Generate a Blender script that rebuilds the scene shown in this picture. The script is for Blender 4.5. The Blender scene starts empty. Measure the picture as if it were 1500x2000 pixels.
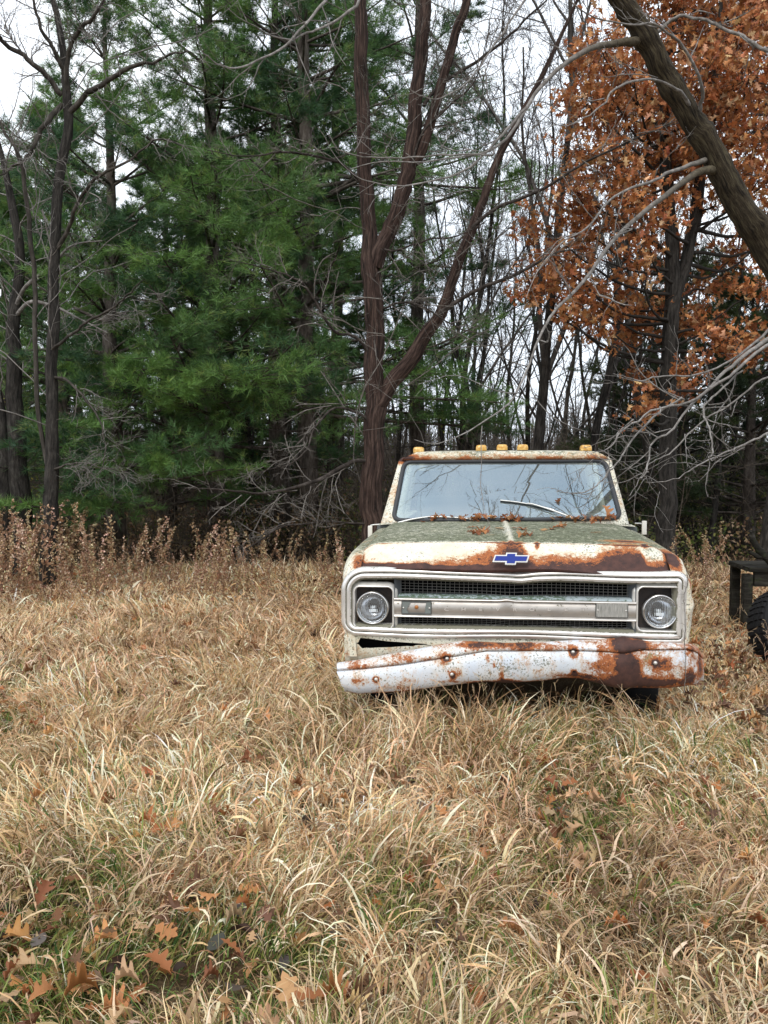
import bpy, bmesh, math, random
import numpy as np
from mathutils import Vector, Matrix
rad = math.radians
S = bpy.context.scene
COL = S.collection

# ------------------------------------------------------------------ camera
F = 1618.0            # focal length in pixels of the 1500 px wide photograph
CAMZ = 1.55
PITCH = math.atan(81 / F)
cam_d = bpy.data.cameras.new('camera')
cam = bpy.data.objects.new('camera', cam_d)
COL.objects.link(cam)
cam.location = (0, 0, CAMZ)
cam.rotation_euler = (rad(90) - PITCH, 0, 0)
cam_d.sensor_fit = 'VERTICAL'
cam_d.sensor_height = 36
cam_d.lens = 36 * F / 2000
cam_d.clip_end = 2000
cam_d.clip_start = 0.05
S.camera = cam
# ------------------------------------------------------------------ world
SUN_EL, SUN_ROT = rad(52), rad(200)
W = bpy.data.worlds.new('World')
S.world = W
W.use_nodes = True
wn, wl = W.node_tree.nodes, W.node_tree.links
wn.clear()
wo = wn.new('ShaderNodeOutputWorld')
bg = wn.new('ShaderNodeBackground')
bg.inputs['Strength'].default_value = 0.1
sky = wn.new('ShaderNodeTexSky')
sky.sky_type = 'NISHITA'
sky.sun_disc = False
sky.sun_elevation = SUN_EL
sky.sun_rotation = SUN_ROT
sky.air_density = 1.2
sky.dust_density = 3.0
tc = wn.new('ShaderNodeTexCoord')
cn = wn.new('ShaderNodeTexNoise')
cn.inputs['Scale'].default_value = 2.2
cn.inputs['Detail'].default_value = 5
cr = wn.new('ShaderNodeValToRGB')
cr.color_ramp.elements[0].position = 0.3
cr.color_ramp.elements[0].color = (9.6, 10.6, 12.0, 1)
cr.color_ramp.elements[1].position = 0.7
cr.color_ramp.elements[1].color = (14.5, 15.0, 15.6, 1)
mx = wn.new('ShaderNodeMixRGB')
mx.inputs[0].default_value = 0.88
wl.new(tc.outputs['Generated'], cn.inputs['Vector'])
wl.new(cn.outputs['Fac'], cr.inputs['Fac'])
wl.new(sky.outputs[0], mx.inputs[1])
wl.new(cr.outputs[0], mx.inputs[2])
wl.new(mx.outputs[0], bg.inputs['Color'])
wl.new(bg.outputs[0], wo.inputs['Surface'])
# ------------------------------------------------------------------ sun behind the cloud
sd = bpy.data.lights.new('sun', 'SUN')
sd.energy = 1.5
sd.angle = rad(14)
sd.color = (1, 0.96, 0.9)
sun = bpy.data.objects.new('sun', sd)
COL.objects.link(sun)
_sv = Vector((math.sin(SUN_ROT) * math.cos(SUN_EL), math.cos(SUN_ROT) * math.cos(SUN_EL), math.sin(SUN_EL)))
sun.rotation_euler = _sv.to_track_quat('Z', 'Y').to_euler()
S.view_settings.view_transform = 'Standard'
S.view_settings.look = 'None'
S.view_settings.exposure = 0.3
S.view_settings.gamma = 1.0
S.view_settings.use_curve_mapping = False
try:
    S.cycles.max_bounces = 6
    S.cycles.diffuse_bounces = 3
    S.cycles.transparent_max_bounces = 8
except Exception:
    pass

# ================================================================== helpers
rng = np.random.default_rng(7)
random.seed(7)


def nrm(a):
    return a / np.maximum(np.linalg.norm(a, axis=-1, keepdims=True), 1e-9)


class Geo:
    """collects vertices and faces and links them as one mesh object"""
    def __init__(s):
        s.v, s.f, s.n, s.at = [], [], 0, {}

    def add(s, v, faces, **at):
        v = np.asarray(v, float).reshape(-1, 3)
        for fa in (faces if isinstance(faces, list) else [faces]):
            s.f.append(np.asarray(fa, np.int64) + s.n)
        for k, a in at.items():
            s.at.setdefault(k, []).append((s.n, np.asarray(a, float)))
        s.v.append(v)
        s.n += len(v)
        return s

    def build(s, name, mat, parent=None, smooth=True, share=None):
        me = bpy.data.meshes.new(name)
        V = np.concatenate(s.v) if s.v else np.zeros((0, 3))
        me.vertices.add(len(V))
        me.vertices.foreach_set('co', V.astype(np.float32).ravel())
        loops = np.concatenate([f.ravel() for f in s.f])
        cnt = np.concatenate([np.full(len(f), f.shape[1]) for f in s.f])
        me.loops.add(len(loops))
        me.loops.foreach_set('vertex_index', loops.astype(np.int32))
        me.polygons.add(len(cnt))
        st = np.concatenate([[0], np.cumsum(cnt)[:-1]])
        me.polygons.foreach_set('loop_start', st.astype(np.int32))
        me.polygons.foreach_set('use_smooth', np.full(len(cnt), smooth))
        for k, lst in s.at.items():
            if k == 'buv':
                A = np.zeros((len(V), 3), np.float32)
                for o, a in lst: A[o:o + len(a)] = a
                at = me.attributes.new(k, 'FLOAT_VECTOR', 'POINT')
                at.data.foreach_set('vector', A.ravel())
            elif k == 'col':
                A = np.ones((len(V), 4), np.float32)
                for o, a in lst:
                    A[o:o + len(a), :3] = a
                at = me.attributes.new(k, 'FLOAT_COLOR', 'POINT')
                at.data.foreach_set('color', A.ravel())
            else:
                A = np.zeros(len(V), np.float32)
                for o, a in lst:
                    A[o:o + len(a)] = a
                at = me.attributes.new(k, 'FLOAT', 'POINT')
                at.data.foreach_set('value', A)
        me.update(calc_edges=True)
        if mat:
            me.materials.append(mat)
        o = bpy.data.objects.new(name, me)
        COL.objects.link(o)
        if parent:
            o.parent = parent
        return o


def tag(o, label=None, cat=None, group=None, kind=None):
    if label: o['label'] = label
    if cat: o['category'] = cat
    if group: o['group'] = group
    if kind: o['kind'] = kind
    return o


def empty(name, loc=(0, 0, 0), rz=0, **k):
    o = bpy.data.objects.new(name, None)
    o.location = loc
    o.rotation_euler = (0, 0, rz)
    o.empty_display_size = 0.2
    COL.objects.link(o)
    return tag(o, **k)


def copy_tree(o, parent=None):
    c = o.copy()
    COL.objects.link(c)
    if parent: c.parent = parent
    for ch in list(o.children):
        copy_tree(ch, c)
    return c


def grid_faces(nu, nv, cu=False, cv=False):
    iu = np.arange(nu if cu else nu - 1)
    iv = np.arange(nv if cv else nv - 1)
    a, b = np.meshgrid(iu, iv, indexing='ij')
    a, b = a.ravel(), b.ravel()
    a2, b2 = (a + 1) % nu, (b + 1) % nv
    return np.stack([a * nv + b, a2 * nv + b, a2 * nv + b2, a * nv + b2], 1)


def add_grid(g, A, cu=False, cv=False, **at):
    nu, nv = A.shape[:2]
    return g.add(A.reshape(-1, 3), grid_faces(nu, nv, cu, cv), **at)


def tubes(g, P, R, k=5, ref=None, bump=0.0, rd=False, **at):
    """P (B,N,3) centre lines, R (B,N) radii -> k-sided tubes"""
    P = np.asarray(P, float); R = np.asarray(R, float)
    if P.ndim == 2: P = P[None]; R = R[None]
    B, N = R.shape
    T = nrm(np.gradient(P, axis=1))
    ax = nrm(P[:, -1] - P[:, 0])
    r0 = np.where(np.abs(ax[:, 2:3]) < 0.8, np.array([[0, 0, 1.0]]), np.array([[1.0, 0, 0]]))
    u = nrm(np.cross(T, r0[:, None, :]))
    w = np.cross(T, u)
    th = np.arange(k) * 2 * np.pi / k
    rr = R[:, :, None]
    if bump:
        rr = rr * (1 + bump * rng.normal(size=(B, N, k)))
    V = P[:, :, None, :] + rr[..., None] * (np.cos(th)[None, None, :, None] * u[:, :, None, :] + np.sin(th)[None, None, :, None] * w[:, :, None, :])
    f = grid_faces(N, k, False, True)
    Fa = (f[None] + (np.arange(B) * N * k)[:, None, None]).reshape(-1, 4)
    kw = {q: np.repeat(a, N * k, axis=0) for q, a in at.items()}
    if rd: kw['rd'] = np.repeat(R.reshape(-1), k)
    if bump:
        ln = np.concatenate([np.zeros((B, 1)), np.cumsum(np.linalg.norm(np.diff(P, axis=1), axis=2), 1)], 1)
        rm = R.max() * 0.9
        kw['buv'] = np.stack([np.broadcast_to(rm * np.cos(th), (B, N, k)), np.broadcast_to(rm * np.sin(th), (B, N, k)), np.broadcast_to(ln[:, :, None], (B, N, k)) + np.arange(B)[:, None, None] * 7.3], -1).reshape(-1, 3)
    g.add(V.reshape(-1, 3), Fa, **kw)
    # end caps
    return g


def box(g, lo, hi, bev=0.0, M=None):
    lo, hi = np.array(lo, float), np.array(hi, float)
    if bev <= 0:
        v = np.array([[x, y, z] for x in (lo[0], hi[0]) for y in (lo[1], hi[1]) for z in (lo[2], hi[2])])
        f = np.array([[0, 1, 3, 2], [4, 6, 7, 5], [0, 4, 5, 1], [2, 3, 7, 6], [0, 2, 6, 4], [1, 5, 7, 3]])
    else:
        bm = bmesh.new()
        bmesh.ops.create_cube(bm, size=1)
        for q in bm.verts:
            q.co = Vector((lo + (np.array(q.co) + 0.5) * (hi - lo)).tolist())
        bmesh.ops.bevel(bm, geom=bm.edges[:] , offset=bev, segments=2, profile=0.7, affect='EDGES')
        bmesh.ops.triangulate(bm, faces=[q for q in bm.faces if len(q.verts) > 4])
        v = np.array([q.co[:] for q in bm.verts])
        bm.verts.index_update()
        f4 = [[w.index for w in q.verts] for q in bm.faces if len(q.verts) == 4]
        f3 = [[w.index for w in q.verts] for q in bm.faces if len(q.verts) == 3]
        f = [np.array(x) for x in (f4, f3) if x]
        bm.free()
    if M is not None:
        v = np.array([(M @ Vector(q))[:] for q in v.tolist()])
    g.add(v, f)
    return g


def lathe(g, prof, c, axis='y', n=40, cap=False):
    """prof: list of (r, a) ; a measured along the axis"""
    pr = np.array(prof, float)
    th = np.arange(n) * 2 * np.pi / n
    r, a = pr[:, 0][:, None], pr[:, 1][:, None]
    cx, sx = r * np.cos(th), r * np.sin(th)
    aa = np.broadcast_to(a, cx.shape)
    if axis == 'y': A = np.stack([cx, aa, sx], -1)
    elif axis == 'x': A = np.stack([aa, cx, sx], -1)
    else: A = np.stack([cx, sx, aa], -1)
    add_grid(g, A + np.array(c), False, True)
    return g


def rrect(x0, x1, z0, z1, r, n=8):
    """closed rounded rectangle, counter-clockwise, (K,2) ; r may be 4 radii (BL,BR,TR,TL)"""
    rs = [r] * 4 if not hasattr(r, '__len__') else r
    cs = [(x0 + rs[0], z0 + rs[0], 180, rs[0]), (x1 - rs[1], z0 + rs[1], 270, rs[1]), (x1 - rs[2], z1 - rs[2], 0, rs[2]), (x0 + rs[3], z1 - rs[3], 90, rs[3])]
    corner = []
    for cx, cz, a0, rr in cs:
        corner.append([(cx + rr * math.cos(rad(a0 + 90 * i / n)), cz + rr * math.sin(rad(a0 + 90 * i / n))) for i in range(n + 1)])
    out = []
    for i in range(4):
        a = corner[i]
        out += a
        p, q = np.array(a[-1]), np.array(corner[(i + 1) % 4][0])
        m = max(2, int(np.linalg.norm(q - p) / 0.03))
        for j in range(1, m):
            out.append(tuple(p + (q - p) * j / m))
    return np.array(out)


def inset(path, d):
    """move a closed ccw path inwards by d"""
    t = nrm(np.roll(path, -1, 0) - np.roll(path, 1, 0))
    nn = np.stack([-t[:, 1], t[:, 0]], 1)
    return path + nn * d


def frame(g, path, prof, wob=None):
    """sweep profile [(inset, y)] round a closed path in the xz plane"""
    rows = []
    for d, y in prof:
        q = inset(path, d)
        rows.append(np.stack([q[:, 0], np.full(len(q), y), q[:, 1]], 1))
    A = np.stack(rows, 0)
    if wob is not None: A = wob(A)
    add_grid(g, A, False, True)


def smooth_path(pts, n):
    """resample control points with a Catmull-Rom spline, pts (M,D)"""
    p = np.asarray(pts, float)
    M = len(p)
    e = np.vstack([2 * p[0] - p[1], p, 2 * p[-1] - p[-2]])
    t = np.linspace(0, M - 1 - 1e-9, n)
    i = t.astype(int); u = (t - i)[:, None]
    a, b, c, d = e[i], e[i + 1], e[i + 2], e[i + 3]
    return 0.5 * (2 * b + (c - a) * u + (2 * a - 5 * b + 4 * c - d) * u ** 2 + (3 * b - a - 3 * c + d) * u ** 3)


def vnoise(x, y, s=1.0, seed=0):
    """cheap smooth value noise 0..1"""
    x = np.asarray(x, float) / s; y = np.asarray(y, float) / s
    xi, yi = np.floor(x).astype(int), np.floor(y).astype(int)
    xf, yf = x - xi, y - yi
    h = lambda a, b: (np.sin(a * 127.1 + b * 311.7 + seed * 74.7) * 43758.5453) % 1.0
    u, v = xf * xf * (3 - 2 * xf), yf * yf * (3 - 2 * yf)
    return (h(xi, yi) * (1 - u) + h(xi + 1, yi) * u) * (1 - v) + (h(xi, yi + 1) * (1 - u) + h(xi + 1, yi + 1) * u) * v


# photogrammetry: a pixel of the photo at depth Y -> world point
def at(px, py, Y):
    dx = (px - 750) / F
    up = (1000 - py) / F
    d = np.array([dx, math.cos(PITCH) + up * math.sin(PITCH), -math.sin(PITCH) + up * math.cos(PITCH)])
    return np.array([0, 0, CAMZ]) + d * (Y / d[1])


# ================================================================== materials
def mat(name, base=(0.5, 0.5, 0.5), rough=0.7, metal=0.0, spec=0.5):
    m = bpy.data.materials.new(name)
    m.use_nodes = True
    nt = m.node_tree
    b = nt.nodes['Principled BSDF']
    b.inputs['Base Color'].default_value = (*base, 1)
    b.inputs['Roughness'].default_value = rough
    b.inputs['Metallic'].default_value = metal
    b.inputs['Specular IOR Level'].default_value = spec
    return m


class NT:
    def __init__(s, m):
        s.t = m.node_tree; s.n = s.t.nodes; s.l = s.t.links
        s.b = s.n['Principled BSDF']
        s.tc = s.n.new('ShaderNodeTexCoord')

    def noise(s, scale, detail=4, rough=0.55, vec=None, sc=None):
        n = s.n.new('ShaderNodeTexNoise')
        n.inputs['Scale'].default_value = scale
        n.inputs['Detail'].default_value = detail
        n.inputs['Roughness'].default_value = rough
        src = vec or s.tc.outputs['Object']
        if sc:
            mp = s.n.new('ShaderNodeMapping')
            mp.inputs['Scale'].default_value = sc
            s.l.new(src, mp.inputs['Vector']); src = mp.outputs[0]
        s.l.new(src, n.inputs['Vector'])
        return n.outputs['Fac']

    def voro(s, scale, feat='F1', sc=None):
        n = s.n.new('ShaderNodeTexVoronoi')
        n.inputs['Scale'].default_value = scale
        n.feature = feat
        src = s.tc.outputs['Object']
        if sc:
            mp = s.n.new('ShaderNodeMapping')
            mp.inputs['Scale'].default_value = sc
            s.l.new(src, mp.inputs['Vector']); src = mp.outputs[0]
        s.l.new(src, n.inputs['Vector'])
        return n.outputs['Distance']

    def attr(s, name, out='Fac'):
        n = s.n.new('ShaderNodeAttribute')
        n.attribute_name = name
        return n.outputs[out]

    def math(s, op, a, b=0.0, clamp=False):
        n = s.n.new('ShaderNodeMath')
        n.operation = op; n.use_clamp = clamp
        for i, x in enumerate((a, b)):
            if isinstance(x, (int, float)): n.inputs[i].default_value = x
            else: s.l.new(x, n.inputs[i])
        return n.outputs[0]

    def step(s, v, a, b):
        n = s.n.new('ShaderNodeMapRange')
        n.interpolation_type = 'SMOOTHSTEP'
        n.inputs['From Min'].default_value = a
        n.inputs['From Max'].default_value = b
        s.l.new(v, n.inputs['Value'])
        return n.outputs['Result']

    def mix(s, f, a, b, mode='MIX'):
        n = s.n.new('ShaderNodeMixRGB')
        n.blend_type = mode
        for i, x in enumerate((f, a, b)):
            if isinstance(x, (int, float)): n.inputs[i].default_value = x
            elif isinstance(x, tuple): n.inputs[i].default_value = (*x, 1)
            else: s.l.new(x, n.inputs[i])
        return n.outputs[0]

    def ramp(s, v, stops):
        n = s.n.new('ShaderNodeValToRGB')
        e = n.color_ramp.elements
        while len(e) < len(stops): e.new(0.5)
        for q, (p, c) in zip(e, stops):
            q.position = p; q.color = (*c, 1)
        s.l.new(v, n.inputs['Fac'])
        return n.outputs[0]

    def bump(s, h, strength=0.3, dist=0.01):
        n = s.n.new('ShaderNodeBump')
        n.inputs['Strength'].default_value = strength
        n.inputs['Distance'].default_value = dist
        s.l.new(h, n.inputs['Height'])
        s.l.new(n.outputs[0], s.b.inputs['Normal'])

    def set(s, k, v):
        s.l.new(v, s.b.inputs[k])


def paint_mat(name, base, base2, pits=0.0, spotty=0.5, mossy=0.0, rust_amp=0.5, rough=0.45):
    """old enamel: faded paint, orange bleed, brown scale rust, lichen"""
    m = mat(name, base, rough)
    q = NT(m)
    ru, mo = q.attr('rust'), q.attr('moss')
    n1, n2, n3 = q.noise(5, 6, 0.6), q.noise(34, 6, 0.7), q.noise(14, 8, 0.75)
    col = q.mix(q.step(n1, 0.35, 0.7), base, base2)
    col = q.mix(q.math('MULTIPLY', q.step(n3, 0.48, 0.72), 0.45), col, (0.46, 0.36, 0.21))
    # lichen and dirt specks
    sp = q.noise(95, 3, 0.6)
    spm = q.step(q.math('ADD', q.math('ADD', sp, q.math('MULTIPLY', q.math('SUBTRACT', n1, 0.5), 0.35)), q.math('MULTIPLY', mo, 0.22)), 0.61, 0.67)
    col = q.mix(q.math('MULTIPLY', spm, 0.85), col, (0.085, 0.095, 0.05))
    big = q.step(q.math('ADD', q.noise(26, 6, 0.8), q.math('MULTIPLY', mo, 0.30)), 0.62, 0.78)
    mcol = q.ramp(q.noise(38, 8, 0.85), [(0.3, (0.025, 0.032, 0.016)), (0.47, (0.070, 0.080, 0.043)), (0.55, (0.165, 0.18, 0.105)), (0.63, (0.50, 0.50, 0.40))])
    col = q.mix(big, col, mcol)
    # pits : rust blooms round chips
    pv = q.math('ADD', q.voro(34), q.math('MULTIPLY', q.math('SUBTRACT', q.noise(130, 4, .8), 0.5), 0.35))
    lim = q.math('MULTIPLY', q.step(q.noise(6, 3), 0.42, 0.75), 0.24)
    ru = q.math('ADD', ru, q.math('MULTIPLY', q.math('SUBTRACT', 1.0, q.step(q.math('SUBTRACT', pv, lim), -0.05, 0.10)), pits))
    # rust
    n4 = q.noise(110, 5, 0.8)
    v = q.math('ADD', ru, q.math('MULTIPLY', q.math('SUBTRACT', n3, 0.5), rust_amp * 0.9))
    v = q.math('ADD', v, q.math('MULTIPLY', q.math('SUBTRACT', n4, 0.5), rust_amp * 0.9))
    v = q.math('ADD', v, q.math('MULTIPLY', q.math('SUBTRACT', n2, 0.5), rust_amp * 0.7))
    stk = q.math('MULTIPLY', q.math('SUBTRACT', q.noise(1, 5, 0.7, sc=(48, 48, 5)), 0.5), 0.55)
    o1 = q.step(q.math('ADD', v, stk), 0.24, 0.46)
    o2 = q.step(q.math('ADD', v, q.math('MULTIPLY', stk, 0.35)), 0.41, 0.50)
    d1 = q.step(q.math('ADD', v, q.math('MULTIPLY', q.math('SUBTRACT', q.noise(20, 8, 0.8), 0.5), 0.6)), 0.62, 0.68)
    col = q.mix(q.math('MULTIPLY', o1, 0.6), col, (0.50, 0.27, 0.10))
    rc = q.ramp(q.noise(70, 6, 0.8), [(0.3, (0.13, 0.040, 0.018)), (0.52, (0.32, 0.095, 0.025)), (0.72, (0.55, 0.22, 0.06))])
    col = q.mix(o2, col, rc)
    dc = q.ramp(q.noise(22, 5, 0.7), [(0.3, (0.028, 0.012, 0.010)), (0.7, (0.085, 0.034, 0.024))])
    col = q.mix(d1, col, dc)
    q.set('Base Color', col)
    r = q.math('ADD', rough, q.math('MULTIPLY', q.math('MAXIMUM', o2, big), 0.4), True)
    q.set('Roughness', r)
    h = q.math('SUBTRACT', q.math('MULTIPLY', n2, q.math('ADD', q.math('MULTIPLY', o2, 1.0), 0.15)), q.math('MULTIPLY', d1, 0.5))
    q.bump(q.math('ADD', h, q.math('MULTIPLY', big, 0.4)), 0.5, 0.004)
    return m


M_CREAM = paint_mat('cream_paint', (0.60, 0.575, 0.45), (0.73, 0.71, 0.62), 0.22, rust_amp=0.62)
M_WHITE = paint_mat('white_paint', (0.60, 0.66, 0.74), (0.68, 0.69, 0.68), 0.16, rust_amp=0.8, rough=0.35)


def metal_mat(name, base, dirt=(0.10, 0.095, 0.05), rough=0.34, metal=0.75, amt=0.0):
    m = mat(name, base, rough, metal)
    q = NT(m)
    n = q.noise(40, 6, 0.75)
    g = q.attr('moss')
    k = q.step(q.math('ADD', n, q.math('MULTIPLY', g, 0.3)), 0.63 - amt, 0.72 - amt)
    col = q.mix(q.step(q.noise(9, 5), 0.3, 0.75), base, tuple(c * 0.80 for c in base))
    col = q.mix(q.math('MULTIPLY', k, 0.9), col, dirt)
    q.set('Base Color', col)
    q.set('Roughness', q.math('ADD', q.math('MULTIPLY', q.noise(16, 5), 0.25), q.math('ADD', q.math('MULTIPLY', k, 0.4), rough - 0.1), True))
    q.set('Metallic', q.math('MULTIPLY', q.math('SUBTRACT', 1.0, k), metal))
    q.bump(n, 0.12, 0.003)
    return m


M_ALU = metal_mat('weathered_aluminium', (0.84, 0.82, 0.78), rough=0.30, metal=0.6)
M_CHAMP = metal_mat('champagne_trim', (0.47, 0.44, 0.405), rough=0.42, metal=0.55)
M_WIRE = metal_mat('grille_wire', (0.30, 0.29, 0.27), rough=0.5, metal=0.3)
M_LEDGE = metal_mat('grey_blue_ledge', (0.40, 0.47, 0.50), dirt=(0.05, 0.09, 0.04), rough=0.5, metal=0.2, amt=0.03)
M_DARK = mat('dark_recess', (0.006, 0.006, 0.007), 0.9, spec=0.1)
M_RUB = mat('black_rubber', (0.03, 0.032, 0.036), 0.6)
M_TYRE = mat('old_tyre_rubber', (0.012, 0.012, 0.013), 0.8, spec=0.2)
q = NT(M_RUB); q.bump(q.noise(60, 4), 0.3, 0.004)
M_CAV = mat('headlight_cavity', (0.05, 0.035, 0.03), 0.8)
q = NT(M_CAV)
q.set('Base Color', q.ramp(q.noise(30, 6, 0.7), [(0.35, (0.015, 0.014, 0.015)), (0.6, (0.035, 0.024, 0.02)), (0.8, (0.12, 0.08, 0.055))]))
M_CHROME = mat('chrome_ring', (0.7, 0.7, 0.7), 0.22, 1.0)
M_BLUE = mat('blue_enamel', (0.006, 0.026, 0.22), 0.5, spec=0.2)
M_AMBER = mat('amber_plastic', (0.75, 0.42, 0.07), 0.35)
q = NT(M_AMBER)
q.set('Base Color', q.mix(q.step(q.noise(40, 4), 0.35, 0.7), (0.50, 0.25, 0.035), (0.72, 0.50, 0.18)))
M_AMBER.node_tree.nodes['Principled BSDF'].inputs['Subsurface Weight'].default_value = 0.0
M_STEEL = metal_mat('wiper_steel', (0.62, 0.62, 0.60), rough=0.35, metal=0.7)
M_RIM = metal_mat('rusty_wheel_rim', (0.25, 0.16, 0.10), rough=0.7, metal=0.2)
M_SEAT = mat('seat_vinyl', (0.10, 0.11, 0.11), 0.6)
M_BOLT = mat('bolt_head', (0.62, 0.60, 0.56), 0.4, 0.5)


def glass_mat():
    m = bpy.data.materials.new('windshield_glass')
    m.use_nodes = True
    nt = m.node_tree; n = nt.nodes; l = nt.links
    n.remove(n['Principled BSDF'])
    out = [x for x in n if x.type == 'OUTPUT_MATERIAL'][0]
    tr = n.new('ShaderNodeBsdfTransparent'); tr.inputs[0].default_value = (0.62, 0.74, 0.72, 1)
    gl = n.new('ShaderNodeBsdfGlossy'); gl.inputs['Color'].default_value = (0.42, 0.54, 0.63, 1); gl.inputs['Roughness'].default_value = 0.008
    df = n.new('ShaderNodeBsdfDiffuse'); df.inputs[0].default_value = (0.50, 0.52, 0.50, 1)
    m1 = n.new('ShaderNodeMixShader'); m1.inputs[0].default_value = 0.50
    m2 = n.new('ShaderNodeMixShader')
    t = n.new('ShaderNodeTexCoord'); nz = n.new('ShaderNodeTexNoise'); nz.inputs['Scale'].default_value = 3; nz.inputs['Detail'].default_value = 6
    mr = n.new('ShaderNodeMapRange'); mr.inputs['From Min'].default_value = 0.35; mr.inputs['From Max'].default_value = 0.8
    mr.inputs['To Min'].default_value = 0.03; mr.inputs['To Max'].default_value = 0.20
    l.new(t.outputs['Object'], nz.inputs['Vector']); l.new(nz.outputs['Fac'], mr.inputs['Value'])
    sx = n.new('ShaderNodeSeparateXYZ'); l.new(t.outputs['Object'], sx.inputs[0])
    mz = n.new('ShaderNodeMapRange'); mz.inputs['From Min'].default_value = 1.17; mz.inputs['From Max'].default_value = 1.30
    mz.inputs['To Min'].default_value = 0.38; mz.inputs['To Max'].default_value = 0.0; l.new(sx.outputs['Z'], mz.inputs['Value'])
    n3_ = n.new('ShaderNodeTexNoise'); n3_.inputs['Scale'].default_value = 22; n3_.inputs['Detail'].default_value = 6; l.new(t.outputs['Object'], n3_.inputs['Vector'])
    ml_ = n.new('ShaderNodeMath'); ml_.operation = 'MULTIPLY'; l.new(mz.outputs[0], ml_.inputs[0]); l.new(n3_.outputs['Fac'], ml_.inputs[1])
    ad_ = n.new('ShaderNodeMath'); ad_.operation = 'ADD'; l.new(ml_.outputs[0], ad_.inputs[0]); l.new(mr.outputs[0], ad_.inputs[1])
    l.new(ad_.outputs[0], m2.inputs[0])
    l.new(tr.outputs[0], m1.inputs[1]); l.new(gl.outputs[0], m1.inputs[2])
    l.new(m1.outputs[0], m2.inputs[1]); l.new(df.outputs[0], m2.inputs[2])
    l.new(m2.outputs[0], out.inputs['Surface'])
    return m


M_GLASS = glass_mat()


def lens_mat(name, ribs, tint=(0.9, 0.93, 0.95), mixg=0.22, dust=0.1, dcol=(0.6, 0.6, 0.58)):
    m = bpy.data.materials.new(name)
    m.use_nodes = True
    nt = m.node_tree; n = nt.nodes; l = nt.links
    n.remove(n['Principled BSDF'])
    out = [x for x in n if x.type == 'OUTPUT_MATERIAL'][0]
    gl = n.new('ShaderNodeBsdfGlass'); gl.inputs['Color'].default_value = (*tint, 1); gl.inputs['IOR'].default_value = 1.28; gl.inputs['Roughness'].default_value = 0.03
    df = n.new('ShaderNodeBsdfDiffuse'); df.inputs[0].default_value = (*dcol, 1)
    m2 = n.new('ShaderNodeMixShader'); m2.inputs[0].default_value = dust
    t = n.new('ShaderNodeTexCoord'); wv = n.new('ShaderNodeTexWave'); wv.inputs['Scale'].default_value = ribs
    wv.bands_direction = 'X'
    nz = n.new('ShaderNodeTexNoise'); nz.inputs['Scale'].default_value = 18
    ad = n.new('ShaderNodeMath'); ad.operation = 'ADD'
    l.new(t.outputs['Object'], wv.inputs['Vector']); l.new(t.outputs['Object'], nz.inputs['Vector'])
    bp = n.new('ShaderNodeBump'); bp.inputs['Strength'].default_value = 0.6; bp.inputs['Distance'].default_value = 0.003
    l.new(wv.outputs['Fac'], ad.inputs[0]); l.new(nz.outputs['Fac'], ad.inputs[1]); l.new(ad.outputs[0], bp.inputs['Height'])
    l.new(bp.outputs[0], gl.inputs['Normal'])
    l.new(gl.outputs[0], m2.inputs[1]); l.new(df.outputs[0], m2.inputs[2])
    l.new(m2.outputs[0], out.inputs['Surface'])
    return m


M_LENS = lens_mat('headlight_lens', 38)
M_MLENS = lens_mat('marker_lens', 60, (0.8, 0.8, 0.78), dust=0.55, dcol=(0.36, 0.35, 0.33))
M_MLENS2 = lens_mat('broken_marker_lens', 60, (0.75, 0.8, 0.8), dust=0.35, dcol=(0.25, 0.27, 0.26))


def bark_mat(name, c1, c2, c3, vs=(14, 14, 2.2), bump=0.8, dist=0.02, along=False):
    m = mat(name, c2, 0.9, spec=0.2)
    q = NT(m)
    src = q.attr('buv', 'Vector') if along else None
    n = q.noise(1.0, 7, 0.72, vec=src, sc=vs)
    n2 = q.noise(3, 4, 0.6)
    if along:
        n = q.math('ADD', q.math('MULTIPLY', n, 0.7), q.math('MULTIPLY', q.noise(1.0, 4, 0.7, vec=src, sc=tuple(x * 2.7 for x in vs)), 0.3))
    col = q.ramp(n, [(0.40, c1), (0.5, c2), (0.62, c3)] if along else [(0.33, c1), (0.5, c2), (0.68, c3)])
    col = q.mix(q.math('MULTIPLY', q.step(n2, 0.5, 0.7), 0.35), col, tuple(x * 0.6 for x in c1))
    q.set('Base Color', col)
    q.bump(n, bump, dist)
    return m


M_BARK_RED = bark_mat('shaggy_red_bark', (0.010, 0.007, 0.006), (0.048, 0.029, 0.023), (0.125, 0.085, 0.068), (34, 34, 3.0), 1.0, 0.03, True)
M_BARK_DARK = bark_mat('dark_bark', (0.012, 0.011, 0.010), (0.035, 0.031, 0.027), (0.075, 0.068, 0.06), (24, 24, 5), 1.0, 0.03, True)
M_BARK_GREY = bark_mat('grey_bark', (0.020, 0.018, 0.015), (0.055, 0.048, 0.040), (0.13, 0.115, 0.10))
M_BARK_OLIVE = bark_mat('olive_lichen_bark', (0.010, 0.008, 0.006), (0.048, 0.036, 0.022), (0.11, 0.092, 0.055), (20, 20, 5.5), 1.0, 0.04, True)
M_BARK_PINE = bark_mat('pine_bark', (0.02, 0.017, 0.014), (0.075, 0.062, 0.052), (0.17, 0.15, 0.13), (10, 10, 3), 1.0, 0.03)
M_BARK_LIMB = bark_mat('dark_limb_bark', (0.015, 0.012, 0.010), (0.04, 0.032, 0.027), (0.10, 0.085, 0.075), (14, 14, 14), 0.5, 0.01)
M_TWIG = bark_mat('pale_grey_twig', (0.10, 0.09, 0.08), (0.20, 0.185, 0.17), (0.36, 0.34, 0.32), (20, 20, 20), 0.3, 0.003)
q = NT(M_TWIG)
lk = q.b.inputs['Base Color'].links[0].from_socket
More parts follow.
